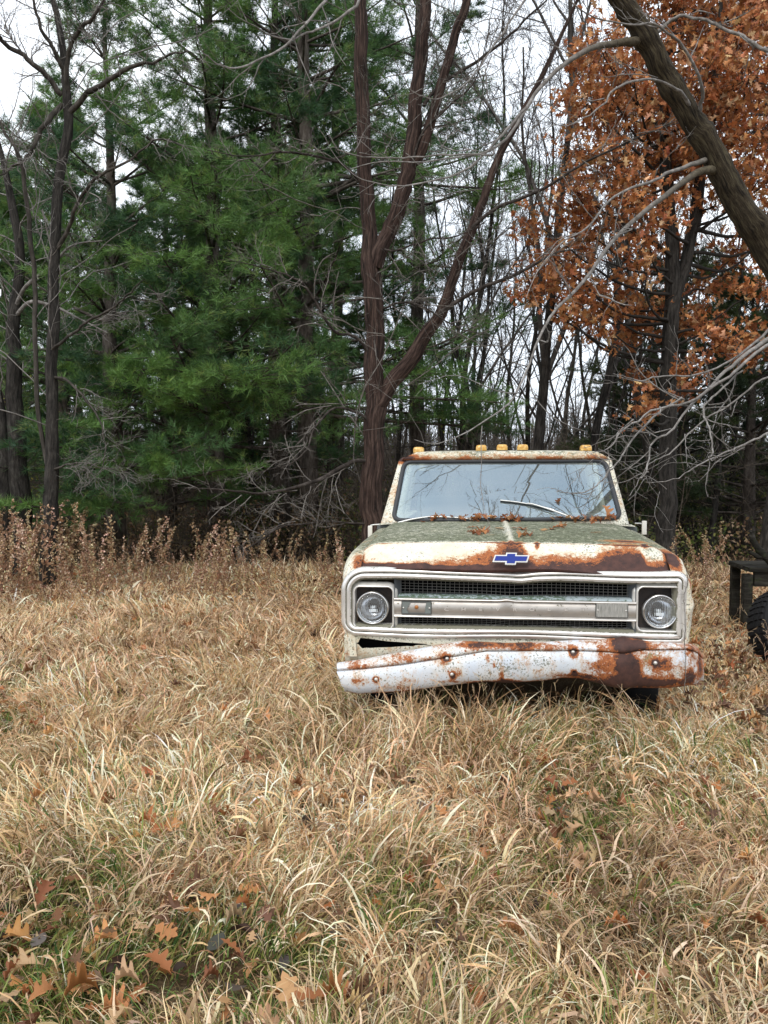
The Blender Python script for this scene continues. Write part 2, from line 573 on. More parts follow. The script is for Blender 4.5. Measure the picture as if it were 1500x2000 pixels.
q.set('Base Color', q.mix(q.step(q.attr('rd'), 0.012, 0.034), lk, q.ramp(q.noise(30, 6, .7), [(.35, (0.03, 0.024, 0.016)), (.65, (0.12, 0.10, 0.065))])))
M_BRUSH = bark_mat('brush_twig', (0.06, 0.048, 0.036), (0.13, 0.105, 0.08), (0.24, 0.20, 0.155), (5, 5, 2), 0.3, 0.003)
M_TWIG2 = bark_mat('brown_twig', (0.07, 0.06, 0.052), (0.145, 0.13, 0.115), (0.28, 0.26, 0.235), (20, 20, 20), 0.3, 0.003)
M_TWIGD = bark_mat('far_twig', (0.03, 0.027, 0.025), (0.07, 0.062, 0.056), (0.13, 0.12, 0.11), (9, 9, 9), 0.3, 0.003)


def leafy_mat(name, trans=0.3, rough=0.7, spec=0.25):
    m = mat(name, (0.5, 0.5, 0.5), rough, spec=spec)
    q = NT(m)
    a = q.attr('col', 'Color')
    q.set('Base Color', a)
    tr = q.n.new('ShaderNodeBsdfTranslucent')
    q.l.new(a, tr.inputs[0])
    ms = q.n.new('ShaderNodeMixShader'); ms.inputs[0].default_value = trans
    out = [x for x in q.n if x.type == 'OUTPUT_MATERIAL'][0]
    q.l.new(q.b.outputs[0], ms.inputs[1]); q.l.new(tr.outputs[0], ms.inputs[2])
    q.l.new(ms.outputs[0], out.inputs['Surface'])
    return m


M_GRASS = leafy_mat('dry_grass', 0.25, 0.55, 0.4)
M_NEEDLE = leafy_mat('pine_needles', 0.2, 0.5, 0.4)
M_LEAF = leafy_mat('dead_leaves', 0.3, 0.6, 0.3)

M_GROUND = mat('thatch_ground', (0.1, 0.07, 0.04), 0.95, spec=0.1)
q = NT(M_GROUND)
gn = q.noise(9, 8, 0.8); gn2 = q.noise(0.7, 3); gn3 = q.noise(60, 5, 0.8)
gc = q.ramp(gn3, [(0.3, (0.035, 0.024, 0.014)), (0.5, (0.11, 0.075, 0.042)), (0.7, (0.24, 0.17, 0.09))])
gc = q.mix(q.math('MULTIPLY', q.step(gn2, 0.5, 0.7), 0.4), gc, (0.045, 0.06, 0.02))
gc = q.mix(q.math('MULTIPLY', q.step(gn, 0.5, 0.62), 0.5), gc, (0.10, 0.045, 0.02))
sx_ = q.n.new('ShaderNodeSeparateXYZ'); q.l.new(q.tc.outputs['Object'], sx_.inputs[0])
edge_ = q.step(q.math('ADD', sx_.outputs['Y'], q.math('MULTIPLY', gn2, 1.5)), 12.6, 13.6)
gc = q.mix(edge_, gc, q.ramp(gn3, [(0.3, (0.03, 0.022, 0.014)), (0.6, (0.09, 0.06, 0.038)), (0.75, (0.20, 0.12, 0.065))]))
q.set('Base Color', gc); q.bump(gn, 1.0, 0.05)
M_FLOOR = mat('forest_floor', (0.05, 0.03, 0.02), 0.95, spec=0.1)

# ================================================================== ground


def gz(x, y):
    return 0.05 * (vnoise(x, y, 1.3, 3) - 0.5) + 0.03 * (vnoise(x, y, 0.45, 5) - 0.5)


xs = np.unique(np.concatenate([np.linspace(-12, 12, 161), np.linspace(-60, -12, 25), np.linspace(12, 60, 25), [-900, -300, -120, 120, 300, 900]]))
ys = np.unique(np.concatenate([np.linspace(-3, 16, 127), np.linspace(16, 80, 33), [-900, -300, -60, -15, 160, 400, 1200]]))
XX, YY = np.meshgrid(xs, ys, indexing='ij')
g = Geo()
add_grid(g, np.stack([XX, YY, gz(XX, YY)], -1))
tag(g.build('ground', M_GROUND), kind='structure')

# ================================================================== the truck
TH = rad(6.6)
TX, TY = 0.725, 4.66
truck = empty('pickup_truck', (TX, TY, 0), -TH, label='abandoned cream pickup truck with rusty hood and bent white bumper parked in the dry grass', cat='pickup truck')
cT, sT = math.cos(TH), math.sin(TH)


def U(px, py, yl):
    """measurement: photo pixel on the truck's own plane y = yl -> truck coordinates"""
    dx, up = (px - 750) / F, (1000 - py) / F
    d = (dx, math.cos(PITCH) + up * math.sin(PITCH), -math.sin(PITCH) + up * math.cos(PITCH))
    c = (-TX, -TY)
    # rotate world -> local by +TH
    cl = (c[0] * cT - c[1] * sT, c[0] * sT + c[1] * cT)
    dl = (d[0] * cT - d[1] * sT, d[0] * sT + d[1] * cT)
    t = (yl - cl[1]) / dl[1]
    return np.array([cl[0] + dl[0] * t, yl, CAMZ + d[2] * t])


def blobs(V, lst):
    """soft spots [(x,z,r,amount)] read on x,z"""
    a = np.zeros(len(V))
    for px, py, yl, r, s in lst:
        c = U(px, py, yl)
        rx, rz = (r if hasattr(r, '__len__') else (r, r))
        d2 = ((V[:, 0] - c[0]) / rx) ** 2 + ((V[:, 2] - c[2]) / rz) ** 2
        a += s * np.exp(-d2)
    return a


# ---- hood
NX, NY = 261, 110
yy = np.concatenate([np.linspace(0.0, 0.30, 50), np.linspace(0.31, 1.42, NY - 50)])
xx = np.linspace(-0.875, 0.875, NX)
Xh, Yh = np.meshgrid(xx, yy, indexing='ij')


def hood_z(x, y):
    prof_y = [0.0, 0.02, 0.10, 0.18, 0.215, 0.25, 0.5, 0.95, 1.42]
    prof_z = [0.992, 1.005, 1.055, 1.106, 1.125, 1.132, 1.150, 1.168, 1.178]
    z = np.interp(y, prof_y, prof_z)
    ax = np.abs(x)
    z = z - 0.018 * (ax / 0.875) ** 2 - 0.035 * np.clip((ax - 0.78) / 0.095, 0, 1) ** 2
    # centre crease
    z = z + 0.008 * np.exp(-(x / 0.012) ** 2) * (y > 0.2) - 0.004 * np.exp(-((ax - 0.03) / 0.012) ** 2) * (y > 0.2)
    # dents
    z = z + 0.006 * (vnoise(x, y, 0.25, 11) - 0.5)
    return z


Zh = hood_z(Xh, Yh)
# front edge bows: bent lip, dropped in the middle, lifted at the right end
Yw = Yh - 0.012 * np.cos(Xh * 1.8) * np.exp(-Yh / 0.2)
Zh = Zh + np.exp(-Yh / 0.06) * (0.004 * np.sin(Xh * 9) - 0.010 * np.exp(-((Xh - 0.62) / 0.2) ** 2))
V = np.stack([Xh, Yw, Zh], -1)
# rust boundary on the nose band, in photo pixels
bx = [695, 720, 770, 820, 870, 905, 940, 970, 985, 1003, 1020, 1035, 1050, 1060, 1075, 1100, 1130, 1160, 1172, 1185, 1205, 1225, 1245, 1256, 1262, 1290, 1320]
by = [1104, 1101, 1102, 1100, 1097, 1094, 1085, 1074, 1064, 1062, 1068, 1088, 1094, 1092, 1087, 1089, 1091, 1094, 1086, 1081, 1076, 1076, 1074, 1078, 1098, 1100, 1100]
bl = np.array([U(a, b, 0.09) for a, b in zip(bx, by)])
zb = np.interp(Xh, bl[:, 0], bl[:, 2])
rust = 0.5 + (zb - Zh) / 0.045 * 0.32
rust = np.clip(rust, 0, 1.0)
# left part of the band keeps more orange than brown scale
left = np.clip((0.10 - Xh) / 0.2, 0, 1)
rust = np.where(rust > 0.5, 0.5 + (rust - 0.5) * (1 - 0.55 * left), rust)
edge = np.clip((1.016 + 0.012 * vnoise(Xh, Xh * 0 + 3, 0.05, 15) - Zh) / 0.014, 0, 1)
rust = np.maximum(rust, edge * 0.95) * (Yh < 0.26)
Vf = V.reshape(-1, 3)
r2 = blobs(Vf, [(1017, 1068, 0.15, 0.018, 0.7), (1050, 1067, 0.15, (0.018, 0.03), 0.7), (1265, 1068, 0.13, 0.025, 0.75), (1180, 1069, 0.15, (0.03, 0.012), 0.42), (760, 1098, .1, .03, .2),
                (985, 1072, 0.13, (0.035, 0.02), 0.35)]).reshape(Xh.shape) * (Yh < 0.26)
# long brown bald streak on the crease at the right and thin rust along the crease
top = np.exp(-((Xh - 0.68) / 0.16) ** 2) * np.exp(-((Yh - 0.34) / 0.07) ** 2) * 0.75
top += np.exp(-((Yh - 0.218) / 0.008) ** 2) * (0.36 + 0.2 * vnoise(Xh, Yh, 0.12, 4))
top += np.exp(-((Xh + 0.12) / 0.07) ** 2) * np.exp(-((Yh - 0.5) / 0.07) ** 2) * 0.33
top += 0.5 * np.exp(-((np.abs(Xh) - 0.87) / 0.015) ** 2) * vnoise(Xh, Yh, 0.1, 8)
rust = np.clip(np.maximum(rust, r2) + top, 0, 1)
moss = np.clip((Yh - 0.21) / 0.05, 0, 1) * (0.62 + 0.35 * vnoise(Xh, Yh, 0.35, 2) + 0.1)
moss = moss * (1 - 0.8 * np.exp(-(Xh / 0.02) ** 2)) + 0.38 * (Yh < 0.24) * np.clip((Xh - 0.25) / 0.4, 0, 1)
g = Geo()
add_grid(g, V, rust=rust.ravel(), moss=moss.ravel())
# folded lip under the front edge
lip = np.stack([V[:, 0] + [0, -0.001, -0.001], V[:, 0] + [0, 0.002, -0.016], V[:, 0] + [0, 0.03, -0.02]], 1)
add_grid(g, lip, rust=np.full(NX * 3, 0.95), moss=np.zeros(NX * 3))
hood = g.build('hood', M_CREAM, truck)

# ---- emblem on the hood nose : silver bowtie rim with blue field


def poly_prism(g, pts, y0, y1, tilt=None):
    """pts in xz (ccw seen from the front) extruded from y1 (back) to y0 (front)"""
    n = len(pts)
    v = [(p[0], y0, p[1]) for p in pts] + [(p[0], y1, p[1]) for p in pts]
    bm = bmesh.new()
    bv = [bm.verts.new(q) for q in v]
    bm.faces.new(bv[:n])
    bm.faces.new(bv[n:][::-1])
    for i in range(n):
        bm.faces.new((bv[i], bv[n + i], bv[n + (i + 1) % n], bv[(i + 1) % n]))
    bmesh.ops.recalc_face_normals(bm, faces=bm.faces[:])
    bmesh.ops.triangulate(bm, faces=bm.faces[:])
    bm.verts.index_update()
    vv = np.array([q.co[:] for q in bm.verts]); ff = np.array([[w.index for w in q.verts] for q in bm.faces])
    bm.free()
    if tilt:
        c, ang = tilt
        M = Matrix.Translation(c) @ Matrix.Rotation(ang, 4, 'X') @ Matrix.Translation(-Vector(c))
        vv = np.array([(M @ Vector(q))[:] for q in vv.tolist()])
    g.add(vv, ff)


def bowtie(w, h, s):
    a = [(-w, -h * 0.6), (-w * 0.30, -h * 0.6), (-w * 0.33, -h), (w * 0.25, -h), (w * 0.28, -h * 0.6), (w * 0.86, -h * 0.6), (w, h * 0.6), (w * 0.30, h * 0.6), (w * 0.33, h), (-w * 0.25, h), (-w * 0.28, h * 0.6), (-w * 0.86, h * 0.6)]
    a = np.array(a)
    c = np.array([(x, z) for x, z in a])
    return c


ec = U(998, 1091.5, -0.012)
EM = (Vector((ec[0], ec[1], ec[2])), rad(-28))
BT = bowtie(0.104, 0.036, 1)
BT[:, 0] *= 1.0


def inset_poly(p, d):
    n = len(p); out = []
    for i in range(n):
        a, b, c = p[i - 1], p[i], p[(i + 1) % n]
        e1 = (b - a) / np.linalg.norm(b - a); e2 = (c - b) / np.linalg.norm(c - b)
        n1 = np.array([-e1[1], e1[0]]); n2 = np.array([-e2[1], e2[0]])
        k = 1 + n1 @ n2
        out.append(b + (n1 + n2) * d / max(k, 0.3))
    return np.array(out)


cc = np.array([ec[0], ec[2]])
g = Geo(); poly_prism(g, BT + cc, ec[1] - 0.004, ec[1] + 0.012, EM)
em = g.build('emblem', M_CHROME, truck, smooth=False)
em.data.materials[0] = metal_mat('silver_trim', (0.50, 0.50, 0.49), rough=0.5, metal=0.4)
g = Geo(); poly_prism(g, inset_poly(BT, 0.0075) + cc, ec[1] - 0.0065, ec[1] + 0.004, EM)
g.build('blue_field', M_BLUE, em, smooth=False)

# ---- fenders (left in the photo is truck -x)


def fender(sgn):
    ny, nv = 90, 40
    ys_ = np.concatenate([np.linspace(0.015, 0.16, 24), np.linspace(0.18, 1.50, ny - 24)])
    out = np.zeros((ny, nv, 3))
    for i, y in enumerate(ys_):
        zt = np.interp(y, [0.0, 0.03, 0.10, 0.2, 0.3, 0.8, 1.5], [0.955, 0.985, 1.03, 1.068, 1.082, 1.105, 1.125])
        w = 1.0 if sgn > 0 else 0.985
        # plan view rounding at the front corner
        k = math.sqrt(max(0.0, 1 - ((0.16 - min(y, 0.16)) / 0.16) ** 2))
        ins = (1 - k) * (0.045 if sgn < 0 else 0.05)
        zbm = 0.44
        d = abs(y - 0.86) / 0.40
        if d < 1: zbm = max(zbm, 0.44 + 0.30 * math.sqrt(1 - d ** 2.6))
        if y < 0.35: zbm = 0.47 if sgn < 0 else 0.56
        ctrl = np.array([(0.872, zt - 0.010), (0.885, zt), (0.93, zt - 0.010), (0.965, zt - 0.035), (0.988, zt - 0.085), (w, zt - 0.16), (w + 0.004, 0.84), (w + 0.012, 0.80), (w + 0.004, 0.765), (w - 0.006, 0.65), (w - 0.02, 0.44)])
        ctrl[:, 0] -= ins * np.clip((ctrl[:, 0] - 0.86) / 0.1, 0, 1)
        p = smooth_path(ctrl, nv)
        z = p[:, 1]
        tz = np.clip(z, zbm, None)
        xq = np.interp(tz, p[::-1, 1], p[::-1, 0]) if False else p[:, 0]
        out[i, :, 0] = sgn * xq
        out[i, :, 1] = y
        out[i, :, 2] = tz
    if sgn > 0:   # crumpled nose corner
        X, Y, Z = out[..., 0], out[..., 1], out[..., 2]
        k = np.exp(-(Y / 0.22) ** 2) * np.clip((Z - 0.5) / 0.3, 0, 1)
        out[..., 0] += k * (0.022 * (vnoise(Z, Y, 0.07, 5) - 0.45) + 0.012)
        out[..., 1] += k * 0.03 * (vnoise(Z + 3, X, 0.06, 9) - 0.5)
    Vv = out.reshape(-1, 3)
    # close front : cap strip going inwards behind the grille surround
    r = 0.10 + 0.22 * vnoise(Vv[:, 1] * 3, Vv[:, 2] * 3, 0.2, 6)
    if sgn < 0: r += blobs(Vv, [(700, 1098, .1, 0.04, .45), (730, 1062, .3, 0.03, .35)]) + 0.25 * np.exp(-((Vv[:, 2] - 0.47) / 0.05) ** 2)
    else: r += blobs(Vv, [(1322, 1103, 0.05, (0.05, 0.05), .55), (1310, 1090, .1, (0.05, 0.03), .45), (1345, 1140, .1, .03, .3)]) * (Vv[:, 1] < 0.4) + 0.2 * np.exp(-((Vv[:, 2] - 0.50) / 0.06) ** 2)
    mo = np.clip((Vv[:, 2] - 1.03) / 0.05, 0, 1) * 0.6 + 0.12
    g = Geo()
    add_grid(g, out, rust=np.clip(r, 0, 1), moss=mo)
    # front return flange
    fr = out[0]
    fl = np.stack([fr, fr + np.array([-sgn * 0.012, -0.010, 0]), fr + np.array([-sgn * 0.05, -0.006, 0])], 1)
    add_grid(g, fl, rust=np.full(nv * 3, 0.3), moss=np.full(nv * 3, 0.2))
    o = g.build('fender', M_CREAM, truck)
    if sgn > 0: o['label'] = 'crumpled front fender with peeling paint'
    return o


fender(-1); fender(1)

# ---- grille surround : long rounded frame with ridges
x0, x1 = U(668, 1185, 0)[0], U(1341, 1185, 0)[0]
z0, z1 = 0.594, 0.984
path = rrect(x0, x1, z0, z1, (0.085, 0.045, 0.055, 0.13), 12)


def bend(A):
    X, Z = A[..., 0], A[..., 2]
    k = np.clip((Z - 0.8) / 0.12, 0, 1)
    A[..., 2] = Z - k * (0.010 * np.exp(-((X - 0.02) / 0.16) ** 2) - 0.004 * np.sin(X * 7)) - k * 0.006 * np.exp(-((X - 0.05) / 0.05) ** 2)
    A[..., 1] += k * 0.012 * np.exp(-((X - 0.02) / 0.10) ** 2)
    k2 = np.clip((0.68 - Z) / 0.06, 0, 1)
    A[..., 2] += k2 * (0.006 * np.sin(X * 5 + 1))
    return A


g = Geo()
prof = [(-0.006, 0.06), (-0.008, 0.02), (-0.002, 0.004), (0.010, -0.008), (0.020, -0.010), (0.0235, 0.004), (0.0265, 0.004), (0.029, -0.012), (0.036, -0.020), (0.048, -0.019), (0.054, -0.010), (0.057, 0.008), (0.062, 0.010), (0.066, 0.018), (0.070, 0.055)]
frame(g, path, prof, bend)
gm = np.concatenate([np.full(len(path), m_) for m_ in [0, .2, .2, 0, 0, 1.5, 1.5, .1, 0, 0, .6, 1.4, 1.4, 1.0, .5]])
g.at['moss'] = [(0, gm)]
surround = g.build('grille_surround', M_ALU, truck)

# headlight bezels
HL = {}
for nm, (a, b, c, d), (hx, hy) in (('l', (691, 768, 1146, 1228), (727.5, 1187)), ('r', (1244, 1333, 1147, 1233), (1289, 1194))):
    p0, p1 = U(a, d, -0.004), U(b, c, -0.004)
    bp = rrect(p0[0], p1[0], p0[2], p1[2], 0.035, 8)
    g = Geo()
    frame(g, bp, [(-0.024, 0.03), (-0.020, 0.010), (-0.008, 0.006), (-0.004, -0.004), (0.0, -0.007), (0.004, -0.005), (0.006, 0.004), (0.008, 0.075)])
    bz = g.build('headlight_bezel', M_ALU, truck)
    g = Geo(); box(g, (p0[0] + 0.01, 0.068, p0[2] + 0.01), (p1[0] - 0.01, 0.08, p1[2] - 0.01))
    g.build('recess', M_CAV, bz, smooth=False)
    c = U(hx, hy, 0.02)
    R = 0.083
    hl = Geo()
    lathe(hl, [(0.005, 0.085), (0.03, 0.080), (0.055, 0.066), (0.075, 0.044), (R, 0.018)], (c[0], 0, c[2]), 'y', 48)
    ho = hl.build('headlight', mat('headlight_reflector', (0.78, 0.78, 0.80), 0.12, 1.0), truck)
    g = Geo(); lathe(g, [(R - 0.004, 0.03), (R + 0.002, 0.006), (R + 0.006, 0.0), (R + 0.012, 0.006), (R + 0.014, 0.07)], (c[0], 0, c[2]), 'y', 56)
    g.build('trim_ring', M_CHROME, ho)
    g = Geo(); lathe(g, [(R - 0.001, 0.010)] + [(R * math.cos(t), 0.010 - 0.022 * math.sin(t)) for t in np.linspace(0.15, 1.50, 12)] + [(0.0002, -0.012)], (c[0], 0, c[2]), 'y', 64)
    g.build('lens', M_LENS, ho)
    g = Geo()
    lathe(g, [(0.0001, 0.030), (0.011, 0.032), (0.013, 0.05), (0.008, 0.07)], (c[0], 0, c[2] - 0.004), 'y', 16)
    box(g, (c[0] - 0.022, 0.026, c[2] - 0.03), (c[0] + 0.024, 0.032, c[2] - 0.012), 0.002)
    g.build('bulb', mat('bulb_glass', (0.85, 0.86, 0.86), 0.2), ho)
    HL[nm] = (p0, p1, c)

# centre bar
lx, rx = HL['l'][1][0] + 0.006, HL['r'][0][0] - 0.006
zt, zb_ = U(1005, 1172, -0.01)[2], U(1005, 1210, -0.01)[2]
prof = [(zt - 0.004, 0.07), (zt + 0.001, 0.012), (zt - 0.001, -0.006), (zt - 0.006, -0.012), (zt - 0.011, -0.010), (zt - 0.014, -0.002), (zt - 0.018, 0.0), (zt - 0.020, -0.004), (zb_ + 0.020, -0.004), (zb_ + 0.018, 0.0), (zb_ + 0.014, -0.002), (zb_ + 0.011, -0.010), (zb_ + 0.006, -0.012), (zb_ + 0.001, -0.006), (zb_ - 0.001, 0.012), (zb_ + 0.004, 0.07)]
nx = 140
xb = np.linspace(lx, rx, nx)
A = np.zeros((len(prof), nx, 3))
for i, (z, y) in enumerate(prof):
    A[i, :, 0] = xb; A[i, :, 1] = y; A[i, :, 2] = z
k = np.exp(-((A[..., 0] - 0.0) / 0.07) ** 2)
A[..., 1] -= k * 0.010 * np.clip(1 - np.abs(A[..., 2] - zt + 0.04) / 0.06, 0, 1)
A[..., 2] += 0.006 * np.exp(-((A[..., 0] + 0.03) / 0.03) ** 2) * (A[..., 2] > zt - 0.02)
g = Geo(); add_grid(g, A, moss=(0.25 * vnoise(A[..., 0], A[..., 2], .05, 3)).ravel())
bar = g.build('centre_bar', M_CHAMP, truck)
g = Geo()
for zz in (zt - 0.006, zb_ + 0.006):
    pp = np.stack([xb, -0.011 - 0.006 * np.exp(-(xb / 0.07) ** 2), np.full(nx, zz) + (0.006 * np.exp(-((xb + 0.03) / 0.03) ** 2) if zz > 0.78 else 0)], 1)
    tubes(g, pp, np.full(nx, 0.0045), 6)
g.build('bright_bead', M_ALU, bar)
# raised letters
fc = bpy.data.curves.new('lettering', 'FONT')
fc.body = 'C'
letters = 'CHEVROLET'
lxs = np.linspace(872, 1139, 9)
lg = Geo()
for ch, px in zip(letters, lxs):
    fc.body = ch
    fc.size = 0.030; fc.extrude = 0.0015; fc.align_x = 'CENTER'; fc.align_y = 'CENTER'
    to = bpy.data.objects.new('t', fc)
    COL.objects.link(to)
    bpy.context.view_layer.update()
    me = bpy.data.meshes.new_from_object(to.evaluated_get(bpy.context.evaluated_depsgraph_get()))
    vv = np.array([v.co[:] for v in me.vertices])
    c = U(px, 1190.5, -0.006)
    w = np.stack([c[0] + vv[:, 0] * 1.25, -0.0062 - vv[:, 2] - 0.010 * np.exp(-(c[0] / 0.07) ** 2), c[2] + vv[:, 1] * 0.86], 1)
    fs = {}
    for p in me.polygons: fs.setdefault(len(p.vertices), []).append(list(p.vertices))
    lg.add(w, [np.array(f) for f in fs.values()])
    bpy.data.objects.remove(to); bpy.data.meshes.remove(me)
lg.build('lettering', mat('letter_metal', (0.74, 0.70, 0.66), 0.35, 0.5), bar, smooth=False)
bpy.data.curves.remove(fc)

# marker lamps
for (a, b, c, d), br in (((784, 843, 1175, 1199), True), ((1163, 1227, 1178, 1206), False)):
    p0, p1 = U(a, d, -0.008), U(b, c, -0.008)
    rp = rrect(p0[0], p1[0], p0[2], p1[2], 0.004, 3)
    g = Geo()
    frame(g, rp, [(-0.001, 0.0), (0.0, -0.010), (0.004, -0.010), (0.005, -0.002)])
    box(g, (p0[0] + 0.003, -0.003, p0[2] + 0.003), (p1[0] - 0.003, 0.0, p1[2] - 0.003))
    ml = g.build('marker_lamp', mat('lamp_housing', (0.07, 0.075, 0.07), 0.6), truck, smooth=False)
    if br:
        ml['label'] = 'broken marker lamp with the bulb showing'
        g = Geo()
        cx, cz = (p0[0] + p1[0]) / 2, (p0[2] + p1[2]) / 2
        lathe(g, [(0.0001, -0.013), (0.007, -0.012), (0.010, -0.009), (0.012, -0.003)], (cx, 0, cz + 0.003), 'y', 20)
        g.build('bulb', mat('amber_bulb', (0.35, 0.13, 0.03), 0.4), ml)
        g = Geo()
        ys_ = -0.0095
        pts = [(p0[0] + 0.005, p0[2] + 0.005), (p0[0] + 0.045, p0[2] + 0.005), (p0[0] + 0.03, p0[2] + 0.025), (p0[0] + 0.052, p1[2] - 0.005), (p0[0] + 0.005, p1[2] - 0.005)]
        poly_prism(g, pts, ys_ - 0.002, ys_)
        LG = mat('broken_lens_glass', (0.17, 0.19, 0.18), 0.25)
        g.build('lens', LG, ml, smooth=False); g = Geo()
        pts = [(p1[0] - 0.04, p0[2] + 0.005), (p1[0] - 0.005, p0[2] + 0.005), (p1[0] - 0.005, p1[2] - 0.005), (p1[0] - 0.03, p1[2] - 0.005), (p1[0] - 0.035, p1[2] - 0.03)]
        poly_prism(g, pts, ys_ - 0.002, ys_)
        g.build('lens', LG, ml, smooth=False)
    else:
        g = Geo()
        box(g, (p0[0] + 0.004, -0.014, p0[2] + 0.004), (p1[0] - 0.004, -0.008, p1[2] - 0.004), 0.002)
        mm = mat('clear_ribbed_lens', (0.30, 0.30, 0.28), 0.3)
        qq = NT(mm); qq.set('Base Color', qq.ramp(qq.noise(1, 3, .6, sc=(260, 1, 20)), [(0.35, (0.20, 0.20, 0.185)), (0.65, (0.40, 0.39, 0.36))]))
        g.build('lens', mm, ml, smooth=False)
    for xx_ in (p0[0] + 0.012, p1[0] - 0.012):
        g = Geo()
        lathe(g, [(0.0001, -0.0175), (0.004, -0.017), (0.005, -0.013)], (xx_, 0, (p0[2] + p1[2]) / 2), 'y', 10)
        g.build('screw', M_BOLT, ml)

# mesh grille with recess behind
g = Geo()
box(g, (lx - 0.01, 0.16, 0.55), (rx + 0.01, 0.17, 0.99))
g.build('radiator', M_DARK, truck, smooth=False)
slots = [(z1 - 0.064, U(1005, 1163, 0.05)[2], 4), (zb_ + 0.002, z0 + 0.064, 4)]
M_SLOT = mat('slot_grey', (0.09, 0.10, 0.11), 0.5)
gw = Geo()
for (zu, zl, nr) in slots:
    for z in np.linspace(zl + 0.006, zu - 0.004, nr + 1):
        x_ = np.linspace(lx + 0.03, rx - 0.03, 60)
        pp = np.stack([x_, 0.062 + 0.002 * np.sin(x_ * 9), z + 0.003 * np.sin(x_ * 6 + z * 50) - 0.006 * np.exp(-(x_ / 0.1) ** 2)], 1)
        tubes(gw, pp, np.full(60, 0.0010), 4)
    for x_ in np.arange(lx + 0.03, rx - 0.03, 0.0262):
        if abs(x_ - 0.05) < 0.012 and zu > 0.8: continue
        pp = np.array([[x_, 0.060, zu + 0.003], [x_ + 0.0012 * math.sin(x_ * 40), 0.062, (zu + zl) / 2], [x_, 0.060, zl - 0.003]])
        tubes(gw, pp, np.full(3, 0.0010), 4)
    # sloped end walls of the slot
    for sx, xe in ((1, lx), (-1, rx)):
        A = np.array([[[xe, 0.0, zl - 0.02], [xe, 0.0, zu + 0.012]], [[xe + sx * 0.012, 0.02, zl - 0.01], [xe + sx * 0.012, 0.02, zu + 0.006]], [[xe + sx * 0.035, 0.075, zl], [xe + sx * 0.035, 0.075, zu]]])
        ge = Geo(); add_grid(ge, A); ge.build('slot_end', M_SLOT, truck)
wires = gw.build('grille_mesh', M_WIRE, truck)
# ledges under each mesh
g = Geo()
za, zc = U(1005, 1163, 0.05)[2], zt - 0.001
A = np.zeros((4, 80, 3)); x_ = np.linspace(lx + 0.02, rx - 0.02, 80)
for i, (y, z) in enumerate([(0.075, za), (0.055, za - 0.002), (0.012, zc + 0.008), (0.004, zc - 0.003)]):
    A[i, :, 0] = x_; A[i, :, 1] = y; A[i, :, 2] = z - 0.004 * np.exp(-(x_ / 0.12) ** 2) * (i < 2)
add_grid(g, A, moss=np.repeat([[0.5], [.6], [.5], [.9]], 80, 0).reshape(-1) * np.tile(0.5 + 0.5 * (x_ < 0.3), 4))
A = A.copy()
for i, (y, z) in enumerate([(0.075, z0 + 0.066), (0.05, z0 + 0.064), (0.03, z0 + 0.060), (0.012, z0 + 0.056)]):
    A[i, :, 1] = y; A[i, :, 2] = z - 0.004
add_grid(g, A, moss=np.full(320, 0.35))
g.build('grille_ledge', M_LEDGE, truck)

# ---- valance panel under the grille with the torn hole at the left
g = Geo()
nx = 160
x_ = np.linspace(x0 + 0.01, 0.93, nx)
rows = []
holet = np.interp(x_, [-0.92, -0.885, -0.87, -0.80, -0.72, -0.50, -0.44, 0.95], [0.545, 0.545, 0.578, 0.572, 0.562, 0.552, 0.535, 0.535])
holeb = np.interp(x_, [-0.92, -0.885, -0.86, -0.80, -0.62, -0.50, -0.44, 0.95], [0.544, 0.544, 0.515, 0.52, 0.532, 0.544, 0.534, 0.534])
for z, y in ((np.full(nx, z0 + 0.004), 0.02), (np.full(nx, z0 - 0.012), 0.012), (holet, 0.018)):
    rows.append(np.stack([x_, np.full(nx, y), z + 0.0], 1))
add_grid(g, np.stack(rows), moss=np.repeat([0.7, 0.25, 0.1], nx), rust=np.repeat([0.1, 0.15, 0.25], nx))
rows = []
for z, y in ((holeb, 0.022), (holeb * 0.5 + 0.21, 0.03), (np.full(nx, 0.42), 0.06)):
    rows.append(np.stack([x_, np.full(nx, y), z + 0.006 * (vnoise(x_, x_ * 0, 0.03, 12) - .5)], 1))
add_grid(g, np.stack(rows), moss=np.full(nx * 3, 0.1), rust=np.full(nx * 3, 0.28))
g.build('valance', M_CREAM, truck)
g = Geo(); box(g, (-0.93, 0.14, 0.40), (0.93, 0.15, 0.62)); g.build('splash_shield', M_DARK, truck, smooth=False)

# ---- bumper : crushed white channel
tp = np.array([(658, 1296), (700, 1290), (780, 1275), (850, 1262), (903, 1252), (950, 1255), (995, 1257), (1060, 1255), (1147, 1251), (1195, 1248), (1217, 1243), (1240, 1249), (1263, 1254), (1310, 1256), (1345, 1258), (1360, 1263), (1373, 1282)])
fo = np.array([(658, 1309), (700, 1306), (780, 1297), (850, 1286), (903, 1277), (950, 1270), (995, 1270), (1060, 1270), (1147, 1270), (1195, 1272), (1217, 1273), (1240, 1271), (1263, 1269), (1310, 1268), (1345, 1268), (1360, 1273), (1371, 1286)])
bt = np.array([(672, 1350), (700, 1354), (780, 1350), (850, 1341), (903, 1333), (950, 1330), (995, 1333), (1060, 1328), (1100, 1323), (1130, 1324), (1170, 1334), (1200, 1341), (1263, 1343), (1310, 1342), (1345, 1338), (1358, 1336), (1366, 1330)])
nb = 300
s_ = np.linspace(0, 1, nb)
pxs = np.where(s_ < 0.9, 658 + s_ / 0.9 * 672, 0)
pxs = np.linspace(658, 1373, nb)
ytop = np.interp(pxs, [658, 700, 900, 1000, 1200, 1330, 1350, 1373], [-0.09, -0.10, -0.10, -0.10, -0.10, -0.08, -0.05, 0.06])
A = np.zeros((26, nb, 3))
